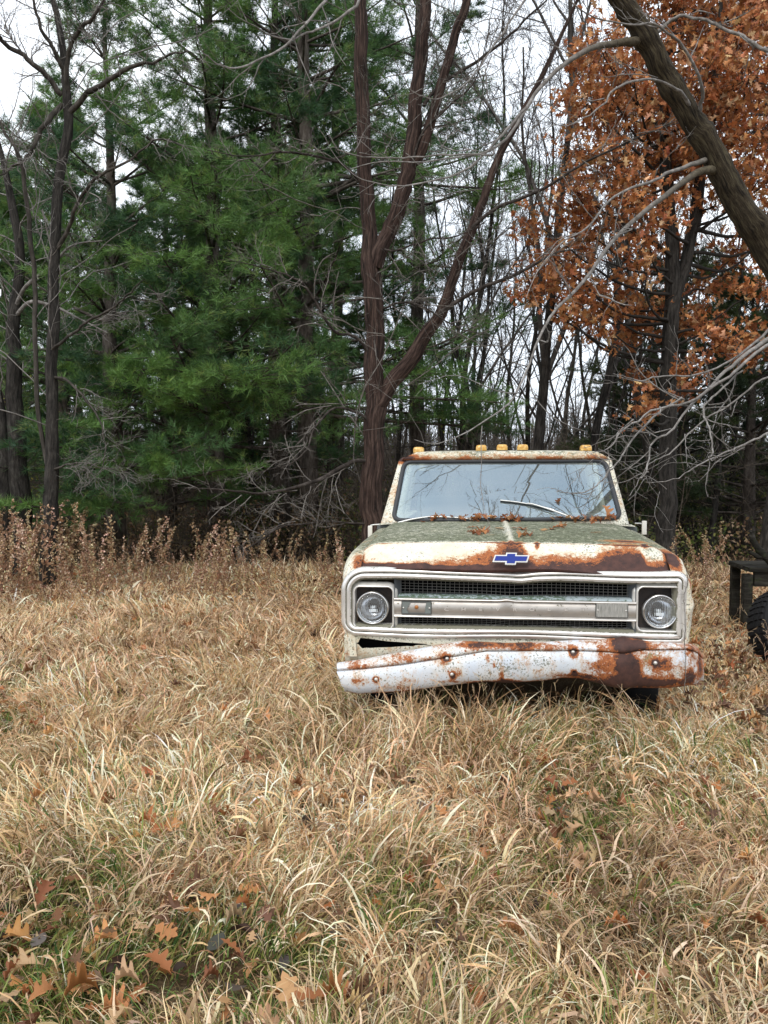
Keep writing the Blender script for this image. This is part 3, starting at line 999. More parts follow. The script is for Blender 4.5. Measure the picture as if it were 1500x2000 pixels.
for j, px in enumerate(pxs):
    t_, f_, b_ = np.interp(px, tp[:, 0], tp[:, 1]), np.interp(px, fo[:, 0], fo[:, 1]), np.interp(px, bt[:, 0], bt[:, 1])
    if px < 690: pb = px + (690 - px) * 0.45
    else: pb = px
    y = ytop[j]
    ctrl = [U(px, t_ + 3, y + 0.10), U(px, t_, y + 0.05), U(px, t_ + (f_ - t_) * 0.5, y + 0.008), U(px, f_ - 2, y - 0.004), U(px, f_ + 1, y + 0.010), U(px, f_ + 5, y + 0.004),
            U(px * .7 + pb * .3, f_ + (b_ - f_) * 0.35, y - 0.010), U(px * .4 + pb * .6, f_ + (b_ - f_) * 0.70, y - 0.004), U(pb, b_ - 5, y + 0.012), U(pb, b_, y + 0.035), U(pb, b_ - 3, y + 0.07)]
    A[:, j] = smooth_path(np.array(ctrl), 26)
pxg = np.broadcast_to(pxs, (26, nb))
dent = -0.018 * np.exp(-((pxg - 1215) / 22) ** 2) - 0.012 * np.exp(-((pxg - 905) / 26) ** 2) + 0.012 * np.exp(-((pxg - 1255) / 20) ** 2) + 0.010 * np.exp(-((pxg - 1110) / 25) ** 2)
dent = dent + 0.010 * (vnoise(pxg, A[..., 2] * 300, 40, 3) - 0.5)
dent = dent * 1.0
A[..., 1] += dent
tipc = np.clip((pxg - 1330) / 20, 0, 1)
A[..., 1] += tipc * 0.02 * (vnoise(pxg, A[..., 2] * 500, 9, 5) - 0.5)
Vb = A.reshape(-1, 3)
r = 0.10 + 0.20 * vnoise(Vb[:, 0], Vb[:, 2], 0.08, 4) + 0.06 * vnoise(Vb[:, 0], Vb[:, 2], 0.02, 6) + 0.12 * np.clip(Vb[:, 0] / 0.9, 0, 1)
yb = -0.1
r += blobs(Vb, [(1222, 1300, yb, (0.045, 0.085), .62), (1240, 1310, yb, (0.05, 0.06), .40), (1200, 1290, yb, (0.10, 0.06), .26), (1232, 1262, yb, (0.085, 0.022), .85), (1217, 1246, yb, (.04, .02), .6),
                (1200, 1334, yb, (0.17, 0.030), .75), (1130, 1320, yb, (0.12, 0.014), .45), (1290, 1334, yb, (0.13, 0.025), .6), (1165, 1300, yb, (0.06, 0.03), .22),
                (1119, 1275, yb, 0.026, .8), (1280, 1295, yb, 0.03, .3), (884, 1318, yb, 0.03, .35), (734, 1327, yb, 0.024, .35), (873, 1286, yb, 0.024, .35), (1122, 1313, yb, 0.016, .75), (1280, 1295, yb, 0.02, .45), (1300, 1300, yb, (.05, .05), .22),
                (884, 1318, yb, (0.018, 0.026), .55), (897, 1309, yb, 0.014, .5), (873, 1286, yb, 0.016, .45), (734, 1327, yb, 0.015, .5), (700, 1330, yb, (.05, .02), .28), (782, 1342, yb, (.04, .03), .25),
                (965, 1299, yb, (0.010, 0.030), .30), (980, 1318, yb, (0.014, 0.03), .35), (990, 1330, yb, (.06, .01), .5), (952, 1287, yb, (.012, .02), .35),
                (1000, 1262, yb, (0.22, 0.015), .33), (930, 1262, yb, (0.10, 0.016), .32), (960, 1254, yb, (.1, .008), .3), (720, 1302, yb, (0.14, 0.02), .16), (820, 1288, yb, (0.2, 0.02), .20),
                (1350, 1275, yb, (.03, .03), .35), (1352, 1325, yb, (.03, .03), .5), (1368, 1300, 0.0, (.02, .06), .5), (1000, 1334, yb, (.5, .008), .45)])
mo = blobs(Vb, [(1275, 1285, yb, (0.05, 0.03), .8), (1262, 1300, yb, (.05, .04), .4), (985, 1300, yb, (0.10, 0.05), .55), (873, 1290, yb, .03, .7), (1060, 1290, yb, (.05, .04), .35), (1119, 1275, yb, .02, .9)])
row = np.repeat(np.arange(26), nb)
cream = (row < 9)
# dark creases along the fold
r += np.where(row == 9, 0.2, 0) + np.where(row == 10, 0.14, 0) + np.where(row < 9, 0.10, 0) + np.where(row > 21, 0.22, 0)
g = Geo()
add_grid(g, A, rust=np.clip(r, 0, 1), moss=np.clip(mo, 0, 1))
bumper = g.build('bumper', M_WHITE, truck)
bumper['label'] = 'white front bumper crushed and sagging at one end'
md = bumper.modifiers.new('t', 'SOLIDIFY'); md.thickness = 0.004; md.offset = 1
for (px, py) in ((734, 1327), (884, 1318), (873, 1286), (1121, 1276), (1280, 1293)):
    c = U(px, py, 0)
    j = np.argmin((A[9:22, :, 0] - U(px, py, -0.105)[0]) ** 2 + (A[9:22, :, 2] - U(px, py, -0.105)[2]) ** 2)
    p = A[9:22].reshape(-1, 3)[j]
    g = Geo()
    lathe(g, [(0.0001, -0.012), (0.006, -0.011), (0.010, -0.007), (0.011, -0.001)], p, 'y', 14)
    g.build('bolt', M_BOLT, bumper)
# empty bolt hole (rust-black dimple)
for (px, py) in ((1122, 1313),):
    j = np.argmin((A[9:22, :, 0] - U(px, py, -0.105)[0]) ** 2 + (A[9:22, :, 2] - U(px, py, -0.105)[2]) ** 2)
    p = A[9:22].reshape(-1, 3)[j]
    g = Geo(); lathe(g, [(0.0001, -0.003), (0.008, -0.0035), (0.010, -0.001)], p, 'y', 14)
    g.build('bolt_hole', M_DARK, bumper)
g = Geo()
for xx_ in (-0.42, 0.42): g = Geo(); box(g, (xx_ - 0.03, -0.07, 0.46), (xx_ + 0.03, 0.3, 0.54)); g.build('bumper_bracket', M_RIM, truck, smooth=False)

# ---- windshield and cab


def qloop(cs, r, n=10, m=26):
    """rounded quad loop of 3-D points; cs = TL, TR, BR, BL"""
    cs = [np.array(c, float) for c in cs]
    out = []
    for i in range(4):
        a, b, c = cs[i - 1], cs[i], cs[(i + 1) % 4]
        e1, e2 = (a - b) / np.linalg.norm(a - b), (c - b) / np.linalg.norm(c - b)
        p, q_ = b + e1 * r, b + e2 * r
        for k_ in range(n + 1):
            t = k_ / n
            out.append((1 - t) ** 2 * p + 2 * t * (1 - t) * b + t * t * q_)
        nxt = cs[(i + 1) % 4] + (b - cs[(i + 1) % 4]) / np.linalg.norm(b - cs[(i + 1) % 4]) * r
        for k_ in range(1, m):
            out.append(q_ + (nxt - q_) * k_ / m)
    return np.array(out)


def bulge(P):
    P = P.copy()
    P[..., 1] -= 0.07 * (1 - np.clip(np.abs(P[..., 0]) / 0.9, 0, 1) ** 2)
    return P


YT, YB = 1.90, 1.52
wcs = [U(790, 902, YT), U(1181, 900, YT), U(1212, 1012, YB), U(768, 1016, YB)]
wl_ = qloop(wcs, 0.075)
ctr = wl_.mean(0)
g = Geo()
rings = [bulge(ctr + (wl_ - ctr) * k_) for k_ in (1.0, 0.9, 0.75, 0.6, 0.45, 0.3, 0.15, 0.01)]
add_grid(g, np.stack(rings), False, True)
g.build('windshield', M_GLASS, truck)
g = Geo()
L = bulge(wl_); L[:, 1] -= 0.006
L2 = np.vstack([L, L[:2]])
tubes(g, L2, np.full(len(L2), 0.018), 6)
g.build('windshield_gasket', M_RUB, truck)
# painted frame round the glass
ocs = [U(781, 893, YT + 0.0), U(1192, 891, YT + 0.0), U(1231, 1030, YB - 0.02), U(740, 1034, YB - 0.02)]
ol = qloop(ocs, 0.05)
back = [c.copy() for c in ol]
l0, l1 = bulge(wl_), bulge(ol)
l1[:, 1] += 0.01
lm = (l0 + l1) / 2; lm[:, 1] -= 0.006
lb = l1.copy(); lb[:, 1] += 0.10; lb[:, 0] *= 1.0
lb2 = l0.copy(); lb2[:, 1] += 0.09
A = np.stack([l0, lm, l1, lb, lb2], 0)
zz = A[..., 2].ravel()
rr_ = 0.18 + 0.20 * vnoise(A[..., 0].ravel(), A[..., 2].ravel(), 0.09, 5) + 0.15 * (zz > 1.60) + blobs(A.reshape(-1, 3), [(785, 897, YT, (0.08, 0.02), .5), (745, 1020, YB, .05, .2), (775, 960, 1.7, (.02, .1), .2)])
g = Geo(); add_grid(g, A, False, True, rust=rr_, moss=np.full(len(rr_), 0.22))
g.build('windshield_frame', M_CREAM, truck)

# roof with brow
nx = 90
x_ = np.linspace(0, 1, nx)
brow0a, brow0b = U(785, 899, YT - 0.035), U(1189, 897, YT - 0.035)
brow1a, brow1b = U(788, 895, YT - 0.05), U(1187, 893, YT - 0.05)
brow2a, brow2b = U(812, 884, YT + 0.02), U(1166, 882, YT + 0.02)
rows = []
for a, b, bu in ((brow0a + [0, 0.04, 0], brow0b + [0, .04, 0], 0), (brow0a, brow0b, 0), (brow1a, brow1b, 0), (brow2a, brow2b, 0.006)):
    p = a[None] * (1 - x_[:, None]) + b[None] * x_[:, None]
    p[:, 1] -= 0.05 * (1 - (2 * x_ - 1) ** 2)
    p[:, 2] += bu * (1 - (2 * x_ - 1) ** 4)
    rows.append(p)
zr = rows[-1][:, 2].mean()
for y, dz, wd in ((2.0, 0.006, 1.0), (2.1, 0.012, 1.0), (2.4, 0.02, 0.99), (2.8, 0.015, 0.97), (3.0, -0.01, 0.95), (3.1, -0.05, 0.94)):
    p = rows[3].copy()
    p[:, 0] = p[:, 0].mean() + (p[:, 0] - p[:, 0].mean()) * wd
    p[:, 1] = y; p[:, 2] = zr + dz * (1 - (2 * x_ - 1) ** 6)
    rows.append(p)
A = np.stack(rows)
A = np.stack([smooth_path(A[:, i], 60) for i in range(nx)], 1) if False else A
# side rolls
sideL = A[:, 0].copy(); sideR = A[:, -1].copy()
extL1 = sideL + [-0.04, 0.0, -0.02]; extL2 = sideL + [-0.055, 0, -0.065]
extR1 = sideR + [0.04, 0, -0.02]; extR2 = sideR + [0.055, 0, -0.065]
for e in (extL1, extL2, extR1, extR2):
    e[:3] = (sideL if e[0, 0] < 0 else sideR)[:3]
A = np.concatenate([extL2[:, None], extL1[:, None], A, extR1[:, None], extR2[:, None]], 1)
Vr = A.reshape(-1, 3)
rr_ = 0.10 + 0.22 * vnoise(Vr[:, 0], Vr[:, 1], 0.1, 7) + blobs(Vr, [(790, 894, YT, (0.10, 0.015), .5)]) + 0.28 * ((Vr[:, 1] < YT - 0.03) & (Vr[:, 2] < 1.66))
g = Geo(); add_grid(g, A, rust=rr_, moss=0.35 + 0.3 * vnoise(Vr[:, 0], Vr[:, 1], 0.2, 9))
g.build('roof', M_CREAM, truck)
# clearance lights
for px, py in ((818, 878), (940, 874), (980.5, 873), (1020.5, 873), (1144, 874)):
    c = U(px, py, 2.05)
    g = Geo()
    w2, h2, zc = 0.043, 0.040, 0
    zlo = 1.545 + 0.0
    zlo = c[2] - 0.026
    A = []
    for s1, z_ in ((1.0, zlo), (1.0, zlo + 0.022), (0.96, zlo + 0.032), (0.84, zlo + 0.042), (0.55, zlo + 0.046), (0.01, zlo + 0.047)):
        rp = rrect(-w2 * s1, w2 * s1, -0.055 * s1, 0.055 * s1, 0.018 * s1, 5)
        A.append(rp)
    mlen = min(len(a) for a in A)
    AA = []
    for a, z_ in zip(A, (zlo, zlo + 0.022, zlo + 0.032, zlo + 0.042, zlo + 0.046, zlo + 0.047)):
        idx = np.linspace(0, len(a) - 1e-6, 48, endpoint=False)
        aa = np.vstack([a, a[:1]])
        i0 = idx.astype(int); u = (idx - i0)[:, None]
        b = aa[i0] * (1 - u) + aa[i0 + 1] * u
        AA.append(np.stack([c[0] + b[:, 0], c[1] + b[:, 1], np.full(48, z_)], 1))
    add_grid(g, np.stack(AA), False, True)
    g.build('clearance_light', M_AMBER, truck)

# cowl between hood and glass
g = Geo()
x_ = np.linspace(-0.93, 0.93, 80)
A = np.stack([np.stack([x_, np.full(80, y) - 0.07 * (1 - (x_ / .93) ** 2) * k_, z - 0.02 * (x_ / 0.93) ** 4], 1) for y, z, k_ in ((1.40, 1.165, 0), (1.44, 1.172, 0), (1.50, 1.168, .6), (1.56, 1.172, 1), (1.62, 1.165, 1))])
add_grid(g, A, rust=np.full(400, 0.22), moss=np.full(400, 0.4))
g.build('cowl', M_CREAM, truck)

# cab body, doors, back wall, side windows
for sg in (-1, 1):
    g = Geo()
    prof = [(0.78, 1.16), (0.90, 1.155), (0.95, 1.13), (0.99, 1.05), (1.0, 0.95), (1.003, 0.80), (0.995, 0.6), (0.97, 0.42)]
    A = np.stack([np.array([[sg * a, y, z] for a, z in prof]) for y in (1.50, 1.52, 2.0, 2.70, 2.72, 3.15)])
    add_grid(g, A, rust=np.full(48, 0.2), moss=np.full(48, 0.2))
    d = g.build('door', M_CREAM, truck)
    g = Geo(); box(g, (sg * 1.0 - 0.012, 2.5, 0.98), (sg * 1.0 + 0.03, 2.65, 1.0), 0.004)
    g.build('handle', M_CHROME, d)
    # B pillar and rail under the roof side
    g = Geo()
    tubes(g, np.array([[sg * 0.90, 2.72, 1.13], [sg * 0.80, 2.80, 1.64]]), np.array([0.035, 0.035]), 6, rust=np.array([0.2]), moss=np.array([.2]))
    tubes(g, np.array([[sg * 0.90, 3.12, 1.13], [sg * 0.80, 3.05, 1.64]]), np.array([0.05, 0.05]), 6, rust=np.array([0.2]), moss=np.array([.2]))
    g.build('door_pillar', M_CREAM, truck)
g = Geo()
box(g, (-0.97, 3.13, 0.45), (0.97, 3.16, 1.17)); box(g, (-0.83, 3.06, 1.55), (0.83, 3.10, 1.66))
g.build('cab_back', M_CREAM, truck, smooth=False)
g = Geo(); box(g, (-0.95, 1.45, 0.42), (0.95, 1.48, 1.14)); box(g, (-0.95, 1.5, 0.45), (0.95, 3.1, 0.5)); box(g, (-0.92, 1.50, 1.02), (0.92, 1.85, 1.13), 0.03)
g.build('dashboard', M_SEAT, truck, smooth=False)
g = Geo(); box(g, (-0.75, 2.3, 0.62), (0.75, 2.85, 0.86), 0.05); box(g, (-0.75, 2.75, 0.80), (0.75, 2.98, 1.32), 0.06)
g.build('bench_seat', M_SEAT, truck)
g = Geo()
th = np.linspace(0, 2 * np.pi, 40)
c = np.array([0.40, 2.08, 1.20])
ring = np.stack([c[0] + 0.2 * np.cos(th), c[1] + 0.2 * np.sin(th) * 0.45, c[2] + 0.2 * np.sin(th) * 0.89], 1)
tubes(g, ring, np.full(40, 0.012), 6)
tubes(g, np.array([[c[0] - .2, c[1], c[2]], c, [c[0] + .2, c[1], c[2]]]), np.full(3, .012), 6)
g.build('steering_wheel', mat('wheel_ivory', (0.45, 0.44, 0.38), 0.4), truck)

# bed behind the cab
g = Geo()
for sg in (-1, 1):
    box(g, (sg * 0.98 - 0.03, 3.22, 0.55), (sg * 0.98 + 0.03, 5.3, 1.06), 0.01)
box(g, (-0.96, 3.20, 0.56), (0.96, 3.24, 1.06)); box(g, (-0.95, 3.25, 0.60), (0.95, 5.3, 0.63)); box(g, (-0.97, 5.31, 0.55), (0.97, 5.35, 1.05))
bed = g.build('cargo_bed', M_CREAM, truck, smooth=False)
g = Geo(); 
for sg in (-1, 1): box(g, (sg * 0.42 - 0.04, 0.2, 0.38), (sg * 0.42 + 0.04, 5.2, 0.46))
g.build('chassis', M_DARK, truck, smooth=False)
for sx, y in ((-1, 0.86), (1, 0.86), (-1, 4.1), (1, 4.1)):
    g = Geo()
    lathe(g, [(0.20, -0.09), (0.30, -0.105), (0.335, -0.09), (0.345, -0.03), (0.345, 0.03), (0.335, 0.09), (0.30, 0.105), (0.20, 0.09)], (sx * 0.83, y, 0.27), 'x', 40)
    w = g.build('wheel', M_TYRE, truck)
    g = Geo(); lathe(g, [(0.205, -0.08), (0.19, -0.06), (0.12, -0.03), (0.08, -0.05), (0.001, -0.05)], (sx * 0.83, y, 0.27), 'x', 32)
    lathe(g, [(0.205, 0.08), (0.19, 0.06), (0.12, 0.03), (0.08, 0.05), (0.001, 0.05)], (sx * 0.83, y, 0.27), 'x', 32)
    g.build('rim', M_RIM, w)

# wipers
for arm, blade in (([(777, 1021), (805, 1014), (837, 1009)], [(836, 1009), (873, 1010), (905, 1012), (932, 1016)]), ([(1122, 1013), (1080, 997), (1042, 985), (1030, 983)], [(977, 977), (1005, 980), (1030, 984), (1060, 990), (1082, 996)])):
    def wp(p, off):
        t = (p[1] - 902) / 112
        yl = YT + (YB - YT) * min(max(t, 0), 1.05)
        q_ = U(p[0], p[1], yl)
        q_[1] -= 0.07 * (1 - min(abs(q_[0]) / 0.9, 1) ** 2)
        v = U(p[0], p[1], q_[1] - off)
        return v
    g = Geo()
    P = smooth_path(np.array([wp(p, 0.035) for p in arm]), 14)
    tubes(g, P, np.linspace(0.0075, 0.005, 14), 6)
    wo_ = g.build('wiper', M_STEEL, truck)
    g = Geo()
    P = smooth_path(np.array([wp(p, 0.024) for p in blade]), 14)
    tubes(g, P, np.full(14, 0.0055), 6)
    g.build('wiper_blade', M_STEEL, wo_)
    g = Geo()
    P2 = P + [0, 0.009, -0.007]
    tubes(g, P2, np.full(14, 0.004), 4)
    g.build('rubber', M_RUB, wo_)
# door mirrors
for pts, rr_ in (([(741, 1052), (722, 1050), (722, 1028), (742, 1024)], 1), ([(1250, 1052), (1257, 1036), (1256, 1024), (1240, 1022)], 1)):
    g = Geo()
    P = np.array([U(p[0], p[1], 1.75) for p in pts])
    P = smooth_path(P, 16)
    tubes(g, P, np.full(16, 0.006), 6)
    mo_ = g.build('door_mirror', M_STEEL, truck)
    g = Geo()
    c = (U(pts[1][0], pts[1][1], 1.75) + U(pts[2][0], pts[2][1], 1.75)) / 2
    box(g, (c[0] - 0.012, c[1] - 0.02, c[2] - 0.055), (c[0] + 0.022, c[1] + 0.004, c[2] + 0.05), 0.005, Matrix.Identity(4))
    g.build('mirror_head', mat('mirror_back', (0.7, 0.68, 0.62), 0.4), mo_)


def Wt(p):
    """truck coordinates -> world"""
    x, y, z = p
    return (TX + x * cT + y * sT, TY - x * sT + y * cT, z)


# ================================================================== leaves
def leaf_outline(kind):
    if kind == 0:    # pointed-lobe oak leaf
        h = [(0, -.5), (.015, -.39), (.06, -.35), (.17, -.31), (.20, -.26), (.12, -.20), (.10, -.13), (.26, -.07), (.31, .02), (.23, .05), (.11, .09), (.12, .15), (.23, .20), (.21, .28), (.09, .31), (.08, .38), (0, .5)]
    else:
        h = [(0, -0.5), (0.02, -0.35), (0.12, -0.28), (0.20, -0.15), (0.24, 0.0), (0.22, 0.15), (0.14, 0.32), (0.0, 0.5)]
    return h


def leaf_batch(g, C, D, Nn, size, kind, col, curl=0.25):
    """C centres (B,3), D direction, Nn normals, size (B,)"""
    h = np.array(leaf_outline(kind)); m = len(h)
    D = nrm(D); Sd = nrm(np.cross(D, Nn)); Nn = np.cross(Sd, D)
    B = len(C)
    cu = (curl * rng.uniform(-0.4, 1.4, (B, 1)))[..., None]
    mid = C[:, None] + size[:, None, None] * (D[:, None] * h[None, :, 1:2] + Nn[:, None] * (-(h[None, :, 1:2]) ** 2 * cu))
    fw = 0.12 * h[None, :, 0:1] if kind == 0 else 0.0 * h[None, :, 0:1]
    R_ = mid + size[:, None, None] * (D[:, None] * fw + Sd[:, None] * h[None, :, 0:1] + Nn[:, None] * (h[None, :, 0:1] * cu * 1.2))
    L_ = mid - size[:, None, None] * (-D[:, None] * fw * 0.8 + Sd[:, None] * h[None, :, 0:1] * 0.92 - Nn[:, None] * (h[None, :, 0:1] * cu * 1.2))
    V = np.stack([L_, mid, R_], 2)           # B,m,3,3
    f = grid_faces(m, 3)
    Fa = (f[None] + (np.arange(B) * m * 3)[:, None, None]).reshape(-1, 4)
    g.add(V.reshape(-1, 3), Fa, col=np.repeat(col, m * 3, 0))


def pal(n, cols, var=0.15, p=None):
    c = np.array(cols)[rng.choice(len(cols), n, p=p)]
    return np.clip(c * (1 + var * rng.normal(size=(n, 1))) * (1 + 0.05 * rng.normal(size=(n, 3))), 0.005, 0.95)


LEAFC = [(0.34, 0.13, 0.05), (0.45, 0.20, 0.08), (0.25, 0.09, 0.04), (0.52, 0.30, 0.14)]
leaf_meshes = []
for i in range(5):
    g = Geo()
    leaf_batch(g, np.array([[0, 0, 0.012]]), np.array([[0, 1.0, 0.0]]), np.array([[0, 0, 1.0]]), np.array([0.115]), 0, np.array([LEAFC[i % 4]]), 0.55 + 0.15 * i)
    tubes(g, np.array([[0, -0.055, 0.01], [0.004, -0.08, 0.012], [0.0, -0.10, 0.02]]), np.array([.0012, .001, .0008]), 3, col=np.array([[0.2, .1, .05]]))
    o = g.build('oak_leaf', M_LEAF)
    leaf_meshes.append(o)


_li = 0
def put_leaf(loc, rz, tilt, scale, label, group, roll=0.0):
    global _li
    src = leaf_meshes[_li % 5]
    if _li < 5: o = src
    else:
        o = src.copy(); COL.objects.link(o)
    _li += 1
    o.location = loc; o.rotation_euler = (tilt, roll, rz); o.scale = (scale,) * 3
    tag(o, label, 'leaf', group)
    return o


# drift along the base of the windshield
for i in range(60):
    px = rng.choice([rng.uniform(895, 1030), rng.uniform(1075, 1160), rng.uniform(830, 900), rng.uniform(1165, 1200)], p=[.5, .28, .14, .08])
    y_ = rng.uniform(1.36, 1.50)
    c = U(px, 1012, y_)
    z = 1.178 + rng.uniform(0.0, 0.035)
    y2 = 1.44 - 0.04 * rng.random()
    put_leaf(Wt((c[0], y2 + rng.uniform(-0.03, .03), z)), rng.uniform(0, 6.28), rng.uniform(-0.7, 0.7), rng.uniform(0.5, 0.85), 'dry brown oak leaf caught in the drift along the foot of the windshield', 'oak leaves drifted against the windshield', rng.uniform(-.6, .6))
for px, py in ((922, 1040), (940, 1042), (948, 1039), (976, 1033), (1010, 1033), (1022, 1035), (1020, 1047), (1034, 1046), (1062, 1036), (1078, 1034), (1090, 1031), (1100, 1028), (930, 1044), (1164, 1041), (924, 1031)):
    # find hood depth for this pixel
    best = min(np.linspace(0.3, 1.4, 60), key=lambda y: abs(U(px, py, y)[2] - float(hood_z(np.array([U(px, py, y)[0]]), np.array([y]))[0])))
    c = U(px, py, best)
    put_leaf(Wt((c[0], best, c[2] - 0.004)), rng.uniform(0, 6.28), rng.uniform(-.12, .12), rng.uniform(0.75, 1.05), 'dry brown oak leaf lying on the mossy hood', 'oak leaves scattered on the hood')
c = U(1090, 980, 1.63); put_leaf(Wt((c[0], 1.56, c[2] - 0.0)), rad(200), rad(50), 0.75, 'single oak leaf stuck to the glass above the right wiper', 'oak leaves on the truck')
c = U(1180, 1003, 1.5); put_leaf(Wt((c[0], 1.44, c[2] + 0.01)), rad(20), rad(60), 1.15, 'upright curled oak leaf at the right end of the windshield foot', 'oak leaves on the truck')
c = U(825, 1020, 1.4); put_leaf(Wt((c[0], 1.39, c[2] - 0.02)), rad(120), rad(70), 0.7, 'small oak leaf under the left wiper arm', 'oak leaves on the truck')

# ================================================================== trees


def grow(P, R, n, t0, t1, ang, lr, rr, npts, wob, trop=(0, 0, 0), flat=0.0, lmin=0.05, shape=0.5, tip=0.25, sel=None):
    """children of the branches P (B,N,3), R (B,N)"""
    B, N = R.shape
    if sel is not None:
        P, R = P[sel], R[sel]; B = len(P)
    L = np.linalg.norm(np.diff(P, axis=1), axis=2).sum(1)
    t = t0 + (t1 - t0) * (np.arange(n)[None] + rng.random((B, n))) / n
    f = t * (N - 1); i = np.clip(f.astype(int), 0, N - 2); u = f - i
    bi = np.arange(B)[:, None]
    pos = P[bi, i] * (1 - u[..., None]) + P[bi, i + 1] * u[..., None]
    T = nrm(P[bi, i + 1] - P[bi, i])
    r = (R[bi, i] * (1 - u) + R[bi, i + 1] * u) * rr
    rnd = rng.normal(size=T.shape); rnd[..., 2] *= (1 - flat)
    perp = nrm(rnd - (rnd * T).sum(-1, keepdims=True) * T)
    a = ang * rng.uniform(0.7, 1.25, (B, n, 1))
    d = nrm(T * np.cos(a) + perp * np.sin(a))
    ln = np.maximum(L[:, None] * lr * (1 - shape * t) * rng.uniform(0.55, 1.25, (B, n)), lmin)
    pos = pos.reshape(-1, 3); d = d.reshape(-1, 3); ln = ln.ravel(); r = r.ravel()
    return curve(pos, d, ln, r, npts, wob, trop, tip)


def curve(pos, d, ln, r, npts, wob, trop=(0, 0, 0), tip=0.25):
    M = len(pos)
    out = np.zeros((M, npts, 3)); out[:, 0] = pos
    tr = np.array(trop)
    for k in range(1, npts):
        d = nrm(d + wob * rng.normal(size=d.shape) + tr)
        out[:, k] = out[:, k - 1] + d * (ln / (npts - 1))[:, None]
    R2 = r[:, None] * (1 - (1 - tip) * np.linspace(0, 1, npts))[None]
    return out, R2


def path3(pts, Y, n, w=None):
    """photo pixels along a stem (px,py[,Y]) -> world curve ; w = widths in photo px -> radii"""
    M = len(pts)
    Yv = np.full(M, Y, float) if np.isscalar(Y) else np.interp(np.linspace(0, 1, M), np.linspace(0, 1, len(Y)), Y)
    P = np.array([at(p[0], p[1], y) for p, y in zip(pts, Yv)])
    Ps = smooth_path(P, n)
    Ys = np.interp(np.linspace(0, 1, n), np.linspace(0, 1, M), Yv)
    wv = np.interp(np.linspace(0, 1, n), np.linspace(0, 1, len(w)), w)
    return Ps[None], (wv * 0.5 * Ys / F)[None]


def wobble(P, R, a):
    P = P.copy()
    nz = rng.normal(size=P.shape) * a
    nz[:, 1:-1] = (nz[:, 1:-1] + nz[:, :-2] + nz[:, 2:]) / 2
    nz[:, 0] = 0
    return P + nz * R[..., None] , R


def trunk_to_ground(P):
    P[:, 0, 2] = -0.15
    return P


# ---------------------------------------------------------------- centre tree (shaggy reddish bark, forked)
t = empty('bare_tree', tuple(at(724, 1180, 9.5) * [1, 1, 0]), label='tall bare forked tree with shaggy reddish bark standing just left of the truck', cat='tree')
org = np.array(t.location)


def tree_obj(g, name, m, t, smooth=True):
    for a in g.v: a -= np.array(t.location)
    return g.build(name, m, t, smooth)


main = path3([(722, 1184), (726, 1060), (729, 950), (732, 850), (729, 750), (731, 650), (728, 550), (721, 450), (712, 350), (708, 250), (706, 150), (704, 60), (703, -30), (705, -200), (716, -420)], 9.5, 60, [54, 46, 44, 41, 39, 36, 37, 30, 27, 26, 26, 25, 23, 17, 6])
st2 = path3([(731, 520), (760, 450), (786, 380), (800, 300), (812, 200), (822, 100), (832, -20), (845, -250)], [9.5, 9.4], 40, [34, 30, 29, 28, 26, 24, 22, 8])
st3 = path3([(801, 330), (825, 280), (850, 210), (870, 140), (890, 65), (912, 0), (940, -160)], [9.45, 9.2], 30, [22, 20, 19, 18, 17, 16, 6])
st4 = path3([(730, 800), (760, 752), (798, 702), (830, 665), (850, 630), (872, 590), (895, 505), (925, 440), (950, 370), (975, 305), (1010, 240), (1050, 165), (1100, 60), (1135, -20), (1180, -160)], [9.5, 9.0], 50, [30, 32, 30, 27, 24, 22, 20, 18, 16, 14, 12, 10, 7, 5, 2])
br = [path3([(920, 447), (970, 402), (1050, 368), (1125, 318), (1200, 280), (1275, 250), (1330, 232)], [9.1, 8.6], 30, [12, 10, 9, 7, 6, 4, 2]),
      path3([(858, 612), (900, 583), (950, 560), (1010, 535), (1075, 500), (1130, 488)], [9.3, 8.8], 24, [14, 12, 11, 9, 6, 3]),
      path3([(828, 205), (860, 165), (900, 138), (980, 80), (1030, 35), (1070, -5), (1130, -70)], [9.3, 9.3], 26, [12, 10, 9, 8, 6, 4, 2]),
      path3([(735, 700), (690, 655), (650, 640), (600, 560), (575, 540), (520, 520), (440, 500)], [9.5, 8.6], 26, [10, 9, 8, 7, 6, 4, 2]),
      path3([(712, 360), (660, 320), (600, 305), (540, 300), (480, 310), (400, 300)], [9.5, 8.8], 26, [9, 8, 7, 6, 4, 2]),
      path3([(728, 900), (690, 905), (640, 935), (590, 955), (520, 970), (450, 965), (365, 958)], [9.5, 8.3], 26, [14, 13, 12, 10, 8, 6, 3]),
      path3([(730, 830), (700, 800), (650, 790), (610, 830), (590, 870), (540, 905), (470, 918)], [9.5, 8.6], 26, [9, 8, 7, 6, 5, 3, 2]),
      path3([(728, 1022), (690, 1022), (640, 1018), (600, 1018), (545, 1022), (500, 1048), (470, 1068)], [9.5, 8.8], 26, [7, 7, 6, 6, 5, 5, 3]),
      path3([(735, 480), (770, 495), (840, 480), (900, 470), (960, 440)], [9.5, 9.0], 26, [7, 6, 5, 4, 2]),
      path3([(800, 330), (830, 250), (870, 210), (930, 150), (960, 60), (975, -20)], [9.4, 9.0], 26, [8, 7, 6, 5, 3, 2]),
      path3([(733, 610), (790, 590), (830, 600), (900, 640), (960, 650)], [9.5, 8.9], 24, [7, 6, 5, 4, 2])]
g = Geo()
main = trunk_to_ground(main[0]), main[1]
for P, R in (main, st2, st3, st4):
    P, R = wobble(P, R, 0.16)
    tubes(g, P, R, 14, bump=0.05)
tree_obj(g, 'trunk', M_BARK_RED, t)
gb, gt = Geo(), Geo()
